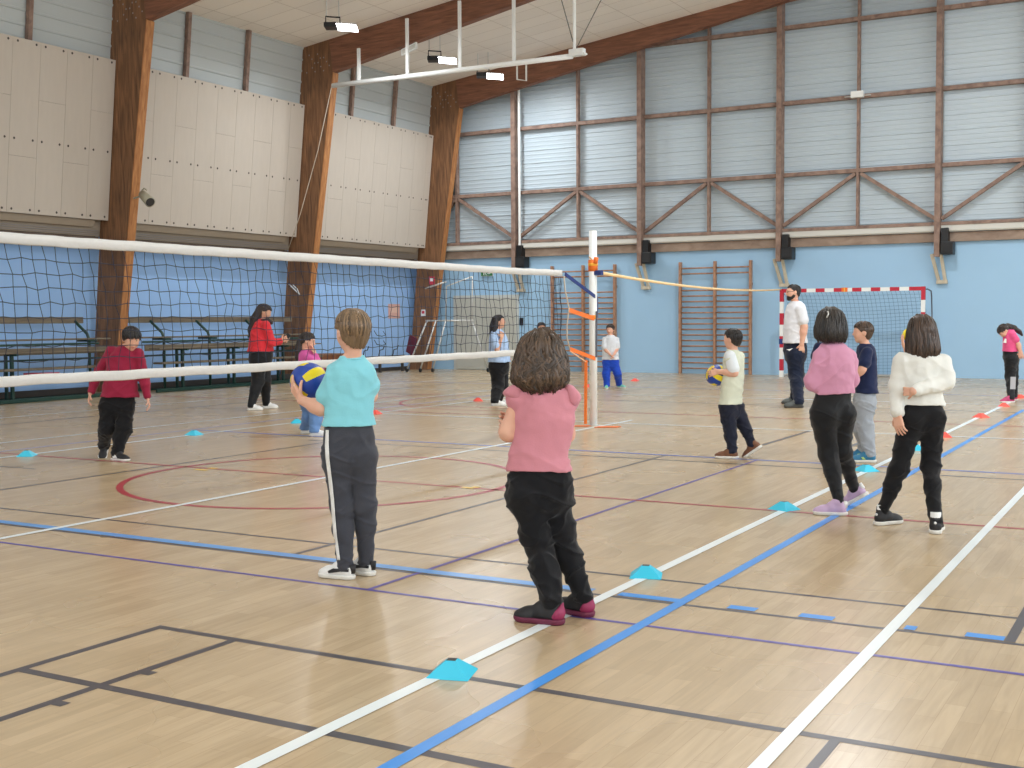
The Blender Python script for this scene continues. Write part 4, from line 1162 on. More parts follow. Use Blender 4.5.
        if trousers is not None:
            V, Q = implicit([([Hp]+q_, .034*k) for q_ in legsets], vox, kb=.010*k, disp=tdisp, cuts=[(np.array((0, 0, min(lg['foot']['ankle'][2] for lg in legs)-.055*k)), np.array((0, 0, -1.0)))])
            s.trousers = mesh_np(trouser_name, V, Q, trousers, s.root, s.B)
        s.shoes = []
        if shoes:
            for lg in legs: s.shoes.append(s.shoe(lg['foot'], lg.get('shoe', shoes[0]), lg.get('sole', shoes[1])))
        if sock:
            for lg in legs:
                an = lg['foot']['ankle']; MB().tube([an-ZU*.05*k-s.B, an+ZU*.035*k-s.B], [.035*k, .0335*k], 14).build('sock', sock, s.root, True)
        return s
    def decal(s, obj, rows, m, name, out=.008):
        """strip sewn on a garment: rows of (left px, right px, y px), laid on the garment's surface"""
        from mathutils.bvhtree import BVHTree
        me = obj.data; bv = BVHTree.FromPolygons([v.co for v in me.vertices], [p_.vertices for p_ in me.polygons])
        vs = []; o0 = Vector(CPOS-s.B); R0 = np.array(rows, float); yy = np.arange(R0[0, 2], R0[-1, 2]+.1, 2.0)
        rows = [(np.interp(y, R0[:, 2], R0[:, 0]), np.interp(y, R0[:, 2], R0[:, 1]), y) for y in yy]
        for xl, xr, y in rows:
            pr = []
            for x in np.linspace(xl, xr, 5):
                d = Vector(ray(x, y)).normalized(); h_ = bv.ray_cast(o0, d)
                pr.append((h_[0]-d*out) if h_[0] is not None else None)
            ok = [q for q in pr if q is not None]
            if not ok: continue
            for i in range(5):
                if pr[i] is None: pr[i] = min(ok, key=lambda q: abs(pr.index(q)-i))
            vs += [tuple(q) for q in pr]
        n = len(vs)//5
        fs = [(5*i+j, 5*i+j+1, 5*i+5+j+1, 5*i+5+j) for i in range(n-1) for j in range(4)]
        o = MB().add(vs, fs).build(name, m, obj, True)
        so = o.modifiers.new('thick', 'SOLIDIFY'); so.thickness = .003; so.offset = 0
        return o
    def arm(s, side, sh, el, wr, hand=None, **k): return dict(p=(sh, el, wr), side=side, hand=hand, **k)
    def leg(s, hip, knee, foot, r, **k): return dict(hip=hip, knee=knee, foot=foot, r=r, **k)

def ball(P, r, label, yaw=0.0, pitch=0.0, roll=0.0):
    """moulded volleyball: cube-sphere, three strips per face, the middle one yellow"""
    n = 12; vs = []; fs = []; mi = []
    for a in range(3):
        for sg in (-1, 1):
            o = len(vs)
            for i in range(n+1):
                for j in range(n+1):
                    u, v = math.tan((i/n-.5)*PI/2), math.tan((j/n-.5)*PI/2); q = [0, 0, 0]; q[a] = sg; q[(a+1) % 3] = u; q[(a+2) % 3] = v
                    q = unit(q); g = 1.0
                    if i in (0, 4, 8, 12) or j in (0, 12): g = .985
                    vs.append(q*r*g)
            for i in range(n):
                for j in range(n):
                    fs.append((o+i*(n+1)+j, o+(i+1)*(n+1)+j, o+(i+1)*(n+1)+j+1, o+i*(n+1)+j+1)); mi.append(1 if 4 <= i < 8 else 0)
    b = MB(); b.v = [tuple(v) for v in vs]; b.f = fs; b.mi = mi
    o = b.build('volleyball', [mat('ball_blue', rgb(24, 66, 160), .45), mat('ball_yellow', rgb(236, 214, 28), .45)], None, True)
    bm = bmesh.new(); bm.from_mesh(o.data); bmesh.ops.remove_doubles(bm, verts=bm.verts, dist=1e-5); bm.to_mesh(o.data); bm.free()
    o.location = tuple(P); o.rotation_euler = (pitch, roll, yaw)
    return tag(o, label, 'ball')
# ================================================================== the people
M_BLK = cloth('black', 22, 22, 25, .12)
M_BLKL = cloth('black_legging', 26, 27, 30, .1, .6)
M_SOLEW = mat('sole_white', rgb(228, 226, 220), .6)
M_SHW = mat('shoe_white', rgb(234, 234, 232), .5)
M_SHB = mat('shoe_black', rgb(30, 30, 34), .6)

# --- boy in turquoise, seen from behind
p = Person('boy in a turquoise t-shirt and grey side-striped joggers holding a volleyball', (346, 577), -20, 1.46, .005)
p.head(352, 310.5, 353, -32)
f1, f2 = p.foot(336, 578, -66, .222), p.foot(357.5, 574, -60, .222)
p.build(S_FAIR, [(352, 356.5, 10), (352, 360, 14), (352, 365, 20.5), (352, 374, 23.5), (351, 385, 23.5), (350, 400, 22.5), (349, 415, 23.2), (348.5, 427, 24.2)], .62, (352, 360, 0),
    [p.arm(-1, (336.5, 374.5, 0), (320.5, 408.5, .0), (301.5, 400, .13), (292, 386, .16), r=(.037, .036, .026), n=UH*.85+WH*.35, curl=.22, hl=.155),
     p.arm(1, (366, 374.5, .05), (370.5, 396, .10), (350, 404, .26), (334, 396, .29), r=(.036, .034, .025), n=-UH*.6+ZU*.6, curl=.3)],
    [(348.5, 420, 23), (349, 438, 24.2), (349, 454, 24.6), (349, 466, 24)],
    [p.leg((337.6, 456, 0), (342.5, 507, 0), f1, (14.4, 11.2, 7.6, 9.8)), p.leg((361.2, 456, .02), (364.8, 506, .02), f2, (13.8, 10.8, 7.4, 9.4))],
    cloth('turquoise', 136, 208, 220, .03), cloth('grey_jersey', 66, 68, 76, .08), (349, 424), shoes=(M_SHW, M_SOLEW), sleeve_pad=.011, wrinkle=.0045)
H1 = hairmat('dark_blond', 120, 98, 74)
p.hairobj(H1, pad=.055, cut=((.25, .25), (.72, -.64)), ells=[((0, -.20, -.26), (.235, .19, .20))], strands=700, groove=.007, seed=4, ears=True)
p.face_parts(H1)
col = MB().tube([p.P(352, 357.5, 0)-p.B+.058*(math.cos(a)*UH+.85*math.sin(a)*WH)+ZU*.008*math.sin(a) for a in np.linspace(0, 2*PI, 25)], .0075, 8, cap=False)
col.build('collar', MATS['cloth_turquoise'], p.shirt, True)
p.decal(p.trousers, [(325.8, 328.6, 430), (325, 328.6, 445), (325.6, 329.2, 458), (328.2, 331.6, 478), (330.8, 334, 500), (331.8, 335, 515), (333.6, 336.6, 535), (336.2, 339, 552), (337.4, 340, 560)], M_SHW, 'side_stripe')
for sh, fr in zip(p.shoes, (f1, f2)):
    q = lambda x, y, z: p.fp(fr, x, y, z)-p.B
    for sg in (-1, 1):
        b = MB()
        pr = [(-.44, .032, .048), (-.25, .041, .050), (-.05, .040, .040), (.10, .040, .034), (.12, .040, .046), (-.02, .037, .062), (-.25, .038, .064), (-.44, .030, .064)]
        b.prism([q(x, sg*(y-.010), z) for x, y, z in pr], fr['r']*sg*.012)
        b.build('side_band', M_SHB, sh)
    MB().tube([q(-.485, 0, .035), q(-.478, 0, .085)], [.014, .020], 10).build('heel_tab', M_SHB, sh, True)
ball(p.P(309, 381.5, .235), .107, 'blue and yellow volleyball held by the boy in the turquoise t-shirt', yaw=.2, pitch=.5, roll=.9)

# --- girl in frilled pink top, seen from behind
p = Person('girl in a frilled dusty pink top and black joggers with folded arms, seen from behind', (552, 615), 4, 1.35, .005)
p.head(541, 333, 379, -2)
f1, f2 = p.foot(538, 622.5, -68, .245), p.foot(572, 613.5, -48, .24)
M_PINK = cloth('dusty_pink', 206, 136, 148, .04)
p.build(S_FAIR, [(541, 379, 12), (541, 385, 21), (542, 393, 26.5), (543.5, 405, 29), (544.5, 420, 29.5), (542.5, 436, 28), (540, 450, 28), (539.5, 462, 28.6), (539.5, 471, 29.4)], .66, (541, 383, 0),
    [p.arm(-1, (519, 395, 0), (508.5, 432, .02), (540, 430, .20), (556, 424, .2), r=(.042, .042, .03), n=-WH, sl=.10),
     p.arm(1, (567, 395, 0), (566, 434, .12), (520.5, 425, .10), (496.5, 418, .075), r=(.042, .04, .028), n=-WH*.9+UH*.35, curl=.50, spread=.03, hl=.155, sl=.10)],
    [(540, 462, 28.8), (540, 478, 31.5), (541, 493, 30.5), (541, 506, 28.5)],
    [p.leg((526, 493, 0), (539.5, 546, 0), f1, (17.2, 13.5, 9.8, 12.4), drop=.0), p.leg((555, 491, .02), (561.5, 538, .03), f2, (16, 11.5, 9.4, 11.8), drop=.0)],
    M_PINK, M_BLK, (540, 468), shoes=(M_SHB, mat('sole_maroon', rgb(108, 38, 66), .6)), sleeve_pad=.006, wrinkle=.005, tw=.008, tee_name='blouse', sock=M_SHW)
H2 = hairmat('brown', 78, 61, 47)
p.hairobj(H2, pad=.04, loft=[(541, 329, 5), (541, 331, 10), (541, 335, 15.5), (541, 343, 20.5), (541, 356, 23.6), (540.5, 368, 26), (540, 379, 26.5), (540, 386, 24), (541, 390, 19)], rho=.82, ldd=-.015, strands=620, groove=.010, minus_front=.24, seed=6, wave=5.0, rs_=1.7)
p.face_parts(H2)
# frilled sleeve wings
for sg, cx, pts in ((-1, 519, [(525, 382), (515, 383.5), (507, 388.5), (502.8, 393.5), (508, 397.5), (516, 399.5), (524, 401)]), (1, 569, [(563, 382.5), (571, 384.5), (577.5, 390.5), (580.8, 397), (578.5, 403), (575, 408.5), (568, 401)])):
    b = MB(); vs = []; nn = len(pts)
    for j, dd in enumerate((-.062, -.02, .03, .065)):
        sc = (.92, 1.14, 1.14, .92)[j]
        for k_, (x, y) in enumerate(pts):
            x2 = cx+(x-cx)*sc; vs.append(p.P(x2+.5*math.sin(k_*2+j), y+.7*math.sin(k_*2.4+j*1.3), dd)-p.B)
    fs = [(j*nn+k_, j*nn+(k_+1) % nn, (j+1)*nn+(k_+1) % nn, (j+1)*nn+k_) for j in range(3) for k_ in range(nn)]
    fs += [tuple(range(nn)), tuple(3*nn+k_ for k_ in range(nn))]
    o = b.add(vs, fs).build('frill', M_PINK, p.shirt, True)
    m_ = o.modifiers.new('sub', 'SUBSURF'); m_.levels = 2; m_.render_levels = 2
M_MAG = mat('magenta_mesh', rgb(150, 44, 86), .55)
for sh, fr in zip(p.shoes, (f1, f2)):
    R = np.array([fr['f'], fr['r'], fr['u']])
    V, Q = implicit([([Ell(p.fp(fr, -.36, 0, .048), R, (.042, .042, .040)), Cap(p.fp(fr, -.46, 0, .05), p.fp(fr, -.47, 0, .09), .012, .012)], .02)], .004, cuts=[(p.fp(fr, -.30, 0, .03), fr['f']*.8+fr['u']*.5)])
    mesh_np('heel_counter', V, Q, M_MAG, sh, p.B)

# --- boy in dark red, walking towards the camera
p = Person('boy in a dark red long-sleeved top and black joggers walking with head bowed', (117, 459.5), 163, 1.35, .006)
p.head(131.5, 328, 350, 150, 32, -.04, hh=.225)
f1, f2 = p.foot(104.5, 457, 172, .23, 38), p.foot(121, 461, 118, .235)
p.build(S_FAIR, [(126.5, 345, 5.5), (126, 348.5, 10), (125, 355, 13.8), (122.5, 370, 14.8), (120, 385, 15.5), (118.5, 399, 17)], .66, (127, 347, 0),
    [p.arm(1, (112, 351.5, 0), (99.5, 371, .05), (90.5, 393, 0), (88, 403, -.02), curl=.35), p.arm(-1, (138, 353.5, 0), (144, 377, .03), (147.6, 398, 0), (150, 408, 0), curl=.35)],
    [(118, 392, 15.6), (117, 404, 15.4), (117, 414, 14.6)],
    [p.leg((109.5, 408, 0), (107, 428, -.03), f1, (8.2, 7.2, 5, 6.4)), p.leg((124.5, 408, 0), (124, 428, -.04), f2, (8.2, 7.4, 5, 6.6))],
    cloth('dark_red', 146, 34, 62, .06), M_BLK, (119, 396), sleeve='long', shoes=(M_SHB, M_SOLEW), wrinkle=.006, tw=.007, tee_name='sweatshirt')
H3 = hairmat('black', 34, 30, 30)
p.hairobj(H3, pad=.07, cut=((.30, .22), (.76, -.65)), strands=260, seed=2)
p.face_parts(H3)
for sh, fr in zip(p.shoes, (f1, f2)):
    for sg in (-1, 1): MB().prism([p.fp(fr, x, sg*.036, z)-p.B for x, z in ((-.30, .03), (-.05, .03), (-.15, .062), (-.30, .075))], fr['r']*sg*.008).build('white_patch', M_SHW, sh)

# --- woman in red with a phone
p = Person('woman in a red jacket and black leggings with long dark hair looking at a phone', (260, 409.5), 86, 1.65, .007)
p.head(265, 305, 318.5, 88, 24, hh=.225)
f1, f2 = p.foot(255.5, 410.5, 92, .25), p.foot(270.5, 408.5, 82, .25)
p.build(S_MID, [(262.5, 319, 4.5), (262, 322, 7.5), (261.5, 330, 10.3), (261, 341, 11.6), (260.5, 352, 12.2)], .88, (263, 321, 0),
    [p.arm(1, (266, 325.5, -.15), (271, 342.5, -.15), (281.5, 341, -.04), (286.5, 338.5, -.01), n=-WH*.2-UH*.1+WH, curl=.35), p.arm(-1, (265, 325.5, .17), (272, 342, .15), (281, 342, .06), (286, 340, .02), n=-WH, curl=.4)],
    [(261, 347, 11.3), (261, 356, 11.8), (261, 365, 10.8)],
    [p.leg((258.5, 360, -.06), (258, 381, -.06), f1, (8.2, 6, 3.6, 5.2)), p.leg((263, 360, .07), (265, 380, .07), f2, (8, 5.8, 3.5, 5))],
    cloth('red', 214, 52, 62, .06), M_BLKL, (261, 350.5), sleeve='long', sleeve_pad=.022, hip_rho=1.0, shoes=(M_SHW, M_SOLEW), tee_name='jacket', trouser_name='leggings', wrinkle=.006, tw=.002)
H4 = hairmat('dark_brown', 48, 38, 34)
p.hairobj(H4, pad=.05, tails=[[(260, 312, 0, 4.6), (255.5, 320, 0, 5.4), (252.8, 330, 0, 5.2), (251.6, 337, 0, 2.8)], [(262, 309, 0, 5), (260, 312, 0, 4.8)], [(258, 316, 0, 5.0), (256, 326, 0, 4.6), (255, 335, 0, 3)]], strands=120, groove=.008, seed=3)
p.face_parts(H4)
MB().tube([p.P(261, 321, -.09)-p.B, p.P(268, 320, -.08)-p.B, p.P(271, 322.5, 0)-p.B, p.P(268, 320, .08)-p.B, p.P(261, 321, .09)-p.B], [.03, .035, .035, .035, .03], 8).build('hood', mat('dark_fleece', rgb(62, 52, 54), .9), p.shirt, True)
ph = MB().bar((-.035, 0, -.03), (.045, 0, .05), .07, .012, (0, 1, 0)).build('smartphone', M_BLACK); ph.location = tuple(p.P(286.8, 337.5, .0)); ph.rotation_euler = (0, 0, YAW)
tag(ph, 'small dark smartphone held by the woman in the red jacket', 'phone')

# --- girl in lilac top and jeans
p = Person('small girl in a lilac pink top and blue jeans, hand at her face', (313, 435), 80, 1.265, .007)
p.head(307.8, 332.5, 349.5, 84, 14)
f1, f2 = p.foot(319, 436, 80, .215), p.foot(309.5, 433.5, 92, .215)
p.build(S_FAIR, [(306, 350, 4.8), (306.5, 353.5, 7.8), (308, 362, 9.6), (309, 375, 10.2), (310, 392, 10.8)], .85, (306.5, 352.5, 0),
    [p.arm(1, (308.5, 358, -.11), (319.5, 367, -.12), (314.8, 354.5, -.06), (312.8, 345, -.05), n=-UH, curl=.25), p.arm(-1, (309, 358, .11), (320, 368, .12), (316, 355.5, .06), (313.5, 346.5, .05), n=-UH, curl=.25)],
    [(310, 387, 10.8), (311, 398, 11.2), (311, 407, 10.4)],
    [p.leg((313.5, 402, -.05), (316, 418, -.05), f1, (7.6, 6.4, 5.0)), p.leg((308.5, 402, .06), (309, 417, .06), f2, (7.2, 6, 4.8))],
    cloth('lilac_pink', 206, 92, 160, .06), cloth('denim', 104, 140, 190, .12), (310, 391), sleeve='long', sleeve_pad=.016, hip_rho=1.0, shoes=(M_SHW, M_SOLEW), tee_name='sweatshirt', trouser_name='jeans')
p.hairobj(H4, pad=.04, tails=[[(301, 341, 0, 3.8), (299, 349, 0, 4), (298.5, 358, 0, 3.2), (299, 365, 0, 1.2)]], strands=100, seed=5)
p.face_parts(H4)

# --- girl in pale blue
p = Person('girl in a pale blue patterned t-shirt and black trousers with one hand at her neck', (500, 404.5), 86, 1.475, .007)
p.head(499, 315, 328.3, 88, -6)
f1, f2 = p.foot(499, 405.8, 95, .24), p.foot(502, 403.6, 78, .24)
M_PB = mat('pale_blue_print', rgb(166, 192, 226), .85, var=.32, vscale=22)
p.build(S_MID, [(497, 329.5, 4.4), (497.5, 332.5, 7.2), (498.5, 341, 9.6), (499, 352, 10.3), (499.5, 364, 11)], .92, (497.5, 331, 0),
    [p.arm(1, (494, 336.5, -.17), (497, 349.5, -.25), (501.5, 338, -.19), (502.5, 330.5, -.12), n=-UH*.3+WH, curl=.3, sl=.75), p.arm(-1, (498, 336.5, .15), (505, 349, .15), (506.5, 356, .1), (507.5, 361, .1), curl=.3, sl=.75)],
    [(499, 358, 10.3), (499, 366, 10.4), (499, 373, 10)],
    [p.leg((497.5, 368, -.06), (498, 386, -.06), f1, (7.2, 6, 4.4)), p.leg((501.5, 368, .07), (502, 386, .07), f2, (7, 5.8, 4.3))],
    M_PB, M_BLK, (499.5, 361.5), hip_rho=1.0, shoes=(M_SHW, M_SOLEW))
p.hairobj(H3, pad=.05, tails=[[(496, 320, 0, 4.6), (493.5, 327, 0, 4), (492, 333, 0, 2.6), (490.5, 337, 0, 1)], [(496, 322, -.06, 3.2), (495, 331, -.08, 2.2)]], strands=100, seed=8)
p.face_parts(H3)

# --- small boy facing the camera behind the post
p = Person('small boy in a white printed t-shirt and bright blue trousers behind the net post', (613, 388.5), 190, 1.275, .007)
p.head(610.2, 324.3, 334.8, 203, 6)
f1, f2 = p.foot(606.6, 388.8, 188, .21), p.foot(621.5, 388, 128, .21)
M_PW = mat('white_print', rgb(214, 218, 224), .85, var=.16, vscale=18)
p.build(S_FAIR, [(610.5, 335.3, 3), (610.5, 337.8, 6), (610.5, 345, 7.2), (610.5, 352, 7.7), (610.5, 361, 8.2)], .66, (610.5, 337, 0),
    [p.arm(1, (604.6, 339.5, 0), (604.6, 348.5, -.03), (610, 354.3, -.14), (613, 358, -.15), n=UH, sl=.8), p.arm(-1, (616.6, 339.5, 0), (617.3, 348.5, -.03), (614, 354.3, -.14), (612, 358.5, -.17), n=-UH, sl=.8)],
    [(610.7, 356.5, 7.8), (611, 362, 7.9), (611, 367, 7.4)],
    [p.leg((607.3, 363, 0), (606.3, 373.5, -.02), f1, (4.5, 3.8, 3)), p.leg((614, 363, 0), (617.4, 373.5, -.02), f2, (4.5, 3.8, 3))],
    M_PW, cloth('bright_blue', 34, 74, 186, .06), (610.5, 359.3), shoes=(mat('shoe_mint', rgb(120, 196, 176), .5), M_SOLEW))
p.hairobj(H4, pad=.05, cut=((.30, .22), (.76, -.65)), strands=80, seed=9)
p.face_parts(H4)

# --- child whose dark head shows above the girl in pink
p = Person('child mostly hidden behind the girl in the frilled pink top, only dark hair showing', (541, 388.5), 180, 1.27, .008)
p.head(541.5, 322.5, 333.5, 178)
f1, f2 = p.foot(537.5, 389, 182, .21), p.foot(544.5, 389, 178, .21)
p.build(S_MID, [(541, 334, 3), (541, 336.8, 6), (541, 346, 7.3), (541, 361, 8)], .66, (541, 337.5, 0),
    [p.arm(1, (535, 340, 0), (533.5, 350, .02), (533.5, 359, -.03), (534, 364, -.03)), p.arm(-1, (547, 340, 0), (548.5, 350, .02), (548.5, 359, -.03), (548, 364, -.03))],
    [(541, 357, 7.6), (541, 362, 7.7), (541, 367, 7.2)],
    [p.leg((537.5, 363, 0), (537.5, 374, 0), f1, (4.4, 3.6, 2.8)), p.leg((544.5, 363, 0), (544.5, 374, 0), f2, (4.4, 3.6, 2.8))],
    cloth('grey_blue', 120, 136, 160), M_BLK, (541, 359), shoes=(M_SHB, M_SOLEW))
p.hairobj(H3, pad=.06, cut=((.30, .22), (.76, -.65)), strands=60, seed=19)
p.face_parts(H3)

# --- boy in white bib walking with a ball
p = Person('boy in a cream sports bib and dark trousers walking left carrying a volleyball', (733, 457.5), -42, 1.29, .006)
p.head(732.3, 329, 349, -48)
f1, f2 = p.foot(726, 458.5, -76, .235), p.foot(754, 457.5, -62, .235, 36)
p.build(S_FAIR, [(733, 350, 5), (733, 353.5, 8.8), (733.5, 361, 10.8), (733, 378, 11.2), (731.5, 392, 11.5), (730.5, 407, 12)], .72, (732.8, 351.5, 0),
    [p.arm(-1, (730, 357, -.09), (734.5, 373, -.13), (718.5, 371.5, -.075), (709.5, 373.5, -.05), n=WH*.9-ZU*.3, curl=.28, hl=.135, sl=.12, r=(.032, .034, .025)), p.arm(1, (739.5, 357, .10), (738, 374, .17), (724, 379, .2), (716, 381, .18), n=-WH, sl=.7)],
    [(730.5, 400, 10.8), (731, 409, 11), (731.5, 416, 10.2)],
    [p.leg((726.8, 405, -.03), (729.8, 428, -.03), f1, (7.9, 6.2, 4.6)), p.leg((735.5, 405, .04), (743.2, 425, .04), f2, (7.4, 5.9, 4.4))],
    cloth('cream', 214, 218, 198, .03), cloth('dark_navy', 32, 36, 52, .1), (731, 403.5), shoes=(mat('shoe_brown', rgb(120, 78, 52), .6), M_SOLEW), tw=.006, tee_name='sports_bib')
p.hairobj(H3, pad=.05, cut=((.25, .25), (.72, -.64)), strands=200, seed=10, ears=True)
p.face_parts(H3)
b = MB()
S_, E_ = p.P(730, 357, -.09), p.P(734.5, 373, -.13)
V, Q = implicit([([Cap(S_+ZU*.01, S_+(E_-S_)*.72, .056, .062)], .01)], .006)
mesh_np('white_sleeve', V, Q, cloth('white_sleeve', 226, 232, 236), p.shirt, p.B)
ball(p.P(716.4, 375.2, .045), .108, 'blue and yellow volleyball carried by the boy in the cream bib', yaw=.9, pitch=.3, roll=.4)

# --- man in white
p = Person('tall bearded man in a white t-shirt and navy trousers beside the goalpost', (793.5, 405.5), -92, 1.93, .007)
p.head(793, 284.5, 299.8, -93, 0, hh=.25)
f1, f2 = p.foot(793.3, 407.8, -90, .30), p.foot(790.3, 404, -97, .30)
kk = p.k
p.build(S_FAIR, [(796, 301.5, 5), (796, 304.5, 8), (796, 312, 10.4), (795.5, 325, 11.4), (795, 335, 11.4), (795, 345, 11.6)], .82, (795.5, 303, 0),
    [p.arm(-1, (801, 309.5, -.2), (804.3, 327, -.23), (801.8, 344, -.22), (801.6, 355, -.22), r=(.056, .05, .034), n=WH, hl=.19, curl=.25, sl=.62), p.arm(1, (798, 309.5, .2), (801.5, 327, .24), (799, 342, .22), (798, 352, .2), r=(.056, .05, .034), hl=.19, sl=.62)],
    [(795, 340.5, 11.1), (795.3, 351, 11.4), (795.5, 361, 10.6)],
    [p.leg((795, 355, -.09), (796.3, 375, -.09), f1, (9, 7, 5)), p.leg((795, 355, .10), (797, 375, .10), f2, (8.6, 6.8, 4.8))],
    cloth('white', 226, 228, 234, .02), cloth('navy', 26, 34, 54, .1), (795, 342.5), hip_rho=1.0, shoes=(mat('shoe_grey', rgb(86, 90, 88), .6), mat('sole_dark', rgb(70, 68, 64), .7)), sleeve_pad=.018)
p.hairobj(H3, pad=.015, cut=((.26, .28), (.70, -.70)), strands=80, seed=11)
p.face_parts(H3)
V, Q = implicit([([p.hell((0, .13, -.29), (.262, .275, .22)), p.hell((0, .25, -.42), (.16, .14, .14))]+[p.hell((q*.25, .04, -.16), (.06, .13, .22)) for q in (-1, 1)], .012)], .006, cuts=[(p.h(0, .2, -.10), p.hu*.9-p.hf*.10)], minus=[p.hell((0, .40, -.235), (.10, .12, .035))])
mesh_np('beard', V, Q, H3, p.root, p.B)
g = MB()
for q in (-1, 1):
    g.tube([p.h(q*.13+.085*math.cos(a), .395, .02+.075*math.sin(a))-p.B for a in np.linspace(0, 2*PI, 17)], .003, 5, cap=False)
    g.tube([p.h(q*.215, .39, .03)-p.B, p.h(q*.30, .30, .04)-p.B, p.h(q*.34, 0, .04)-p.B], .003, 5)
g.tube([p.h(-.045, .395, .03)-p.B, p.h(.045, .395, .03)-p.B], .003, 5)
g.build('glasses', M_BLACK, p.root)
l0 = p.P(789.5, 349.5, -.235)-p.B
MB().prism([l0+UH*x+ZU*z for x, z in ((-.05, 0), (.0, -.02), (.05, .02), (.0, .005))], -WH*.01).build('emblem', M_SHW, p.trousers)

# --- girl in pink sweater
p = Person('girl in a loose pink sweater and black leggings with bobbed dark hair', (839, 511), -30, 1.44, .005)
p.head(831, 311, 340, -46, 6)
f1, f2 = p.foot(829.5, 515, -76, .235), p.foot(856, 507, -58, .235, 32)
p.build(S_FAIR, [(833, 342, 8), (833, 345.5, 13.5), (834, 351, 17.5), (835, 362, 19.4), (835.5, 375, 19.4), (835, 385, 18.6), (835, 395, 18)], .74, (832.5, 343.5, 0),
    [p.arm(-1, (821.5, 356.5, -.05), (812.5, 380.5, -.04), (832, 388, .16), (846, 384, .2), r=(.040, .040, .031), n=-WH, curl=.3), p.arm(1, (848, 356.5, .08), (850.5, 380, .15), (838, 388, .22), (826, 386, .25), r=(.040, .040, .031), n=-WH, curl=.3)],
    [(834, 387, 18.8), (832.5, 401, 19.2), (831.8, 413, 19.2), (831.8, 424, 18.6)],
    [p.leg((822.8, 414, -.02), (828.3, 452, 0), f1, (12.8, 9.2, 4.8, 7.6), drop=.008), p.leg((841.5, 414, .03), (842, 452, .02), f2, (12.6, 8.6, 4.8, 7))],
    cloth('pink', 212, 150, 178, .03), M_BLKL, (835, 391), sleeve='long', sleeve_pad=.016, shoes=(mat('shoe_lilac', rgb(200, 172, 206), .5), M_SOLEW), wrinkle=.007, tw=.003, tee_name='sweater', trouser_name='leggings')
H5 = hairmat('dark', 44, 38, 34)
p.hairobj(H5, pad=.04, loft=[(830.5, 306.8, 4), (830.5, 309, 9), (830.5, 314, 13), (830.5, 323, 15.8), (830.5, 333, 16.6), (830.5, 338, 16), (831, 341.5, 14)], rho=.92, ldd=.0, strands=360, groove=.006, minus_front=.20, seed=12, lface=-46)
p.face_parts(H5)
MB().tube([p.P(826.6, 317.5, -.125)-p.B, p.P(828.5, 314, -.115)-p.B, p.P(828, 311.5, -.10)-p.B], .005, 6).build('hair_clip', M_STEEL, p.root, True)
for sh, fr in zip(p.shoes, (f1, f2)):
    MB().tube([p.fp(fr, -.445, 0, .055)-p.B, p.fp(fr, -.44, 0, .10)-p.B], [.020, .018], 12).build('heel_tab', M_SHW, sh, True)

# --- boy in navy
p = Person('boy in a navy t-shirt, light grey joggers and bright blue shoes', (864, 461), -84, 1.37, .006)
p.head(862.3, 322, 342.5, -84)
f1, f2 = p.foot(862.5, 462.5, -84, .25), p.foot(857.5, 459, -94, .25)
p.build(S_FAIR, [(866, 344, 5), (866, 347, 8.2), (866.5, 354, 9.6), (866.5, 368, 9.8), (866.5, 382, 10.2), (866.5, 396, 10.8)], .86, (865.3, 345.5, 0),
    [p.arm(-1, (867, 352.5, -.12), (862.5, 369, -.15), (855.5, 377.5, -.075), (849, 379.5, -.04), n=WH, curl=.25, sl=.6), p.arm(1, (865, 352.5, .13), (861, 369, .17), (853, 380, .13), (847.5, 381, .1), n=-WH, curl=.25)],
    [(865, 389, 10.4), (864.6, 399, 10.8), (864.5, 408, 10.2)],
    [p.leg((864.5, 403, -.06), (865, 427, -.06), f1, (9.2, 7.4, 5.4)), p.leg((863.5, 403, .07), (861, 427, .07), f2, (8.8, 7, 5.2))],
    cloth('navy_tee', 30, 40, 74, .08), cloth('light_grey', 158, 164, 172, .06), (866.5, 392.5), hip_rho=1.0, shoes=(mat('shoe_blue', rgb(34, 112, 150), .5), M_SOLEW), tw=.006)
H6 = hairmat('mid_brown', 72, 56, 44)
p.hairobj(H6, pad=.055, cut=((.28, .20), (.76, -.65)), strands=240, seed=13, ears=True)
p.face_parts(H6)
for sh, fr in zip(p.shoes, (f1, f2)):
    MB().prism([p.fp(fr, x, -.039, z)-p.B for x, z in ((-.1, .03), (.02, .03), (.08, .05), (.0, .055), (-.04, .045))], -fr['r']*.006).build('shoe_mark', mat('lime', rgb(170, 200, 120), .5), sh)
ball(p.P(850.3, 377, .02), .105, 'blue and yellow volleyball held in front of the boy in the navy t-shirt', yaw=.4, pitch=1.2, roll=.2)

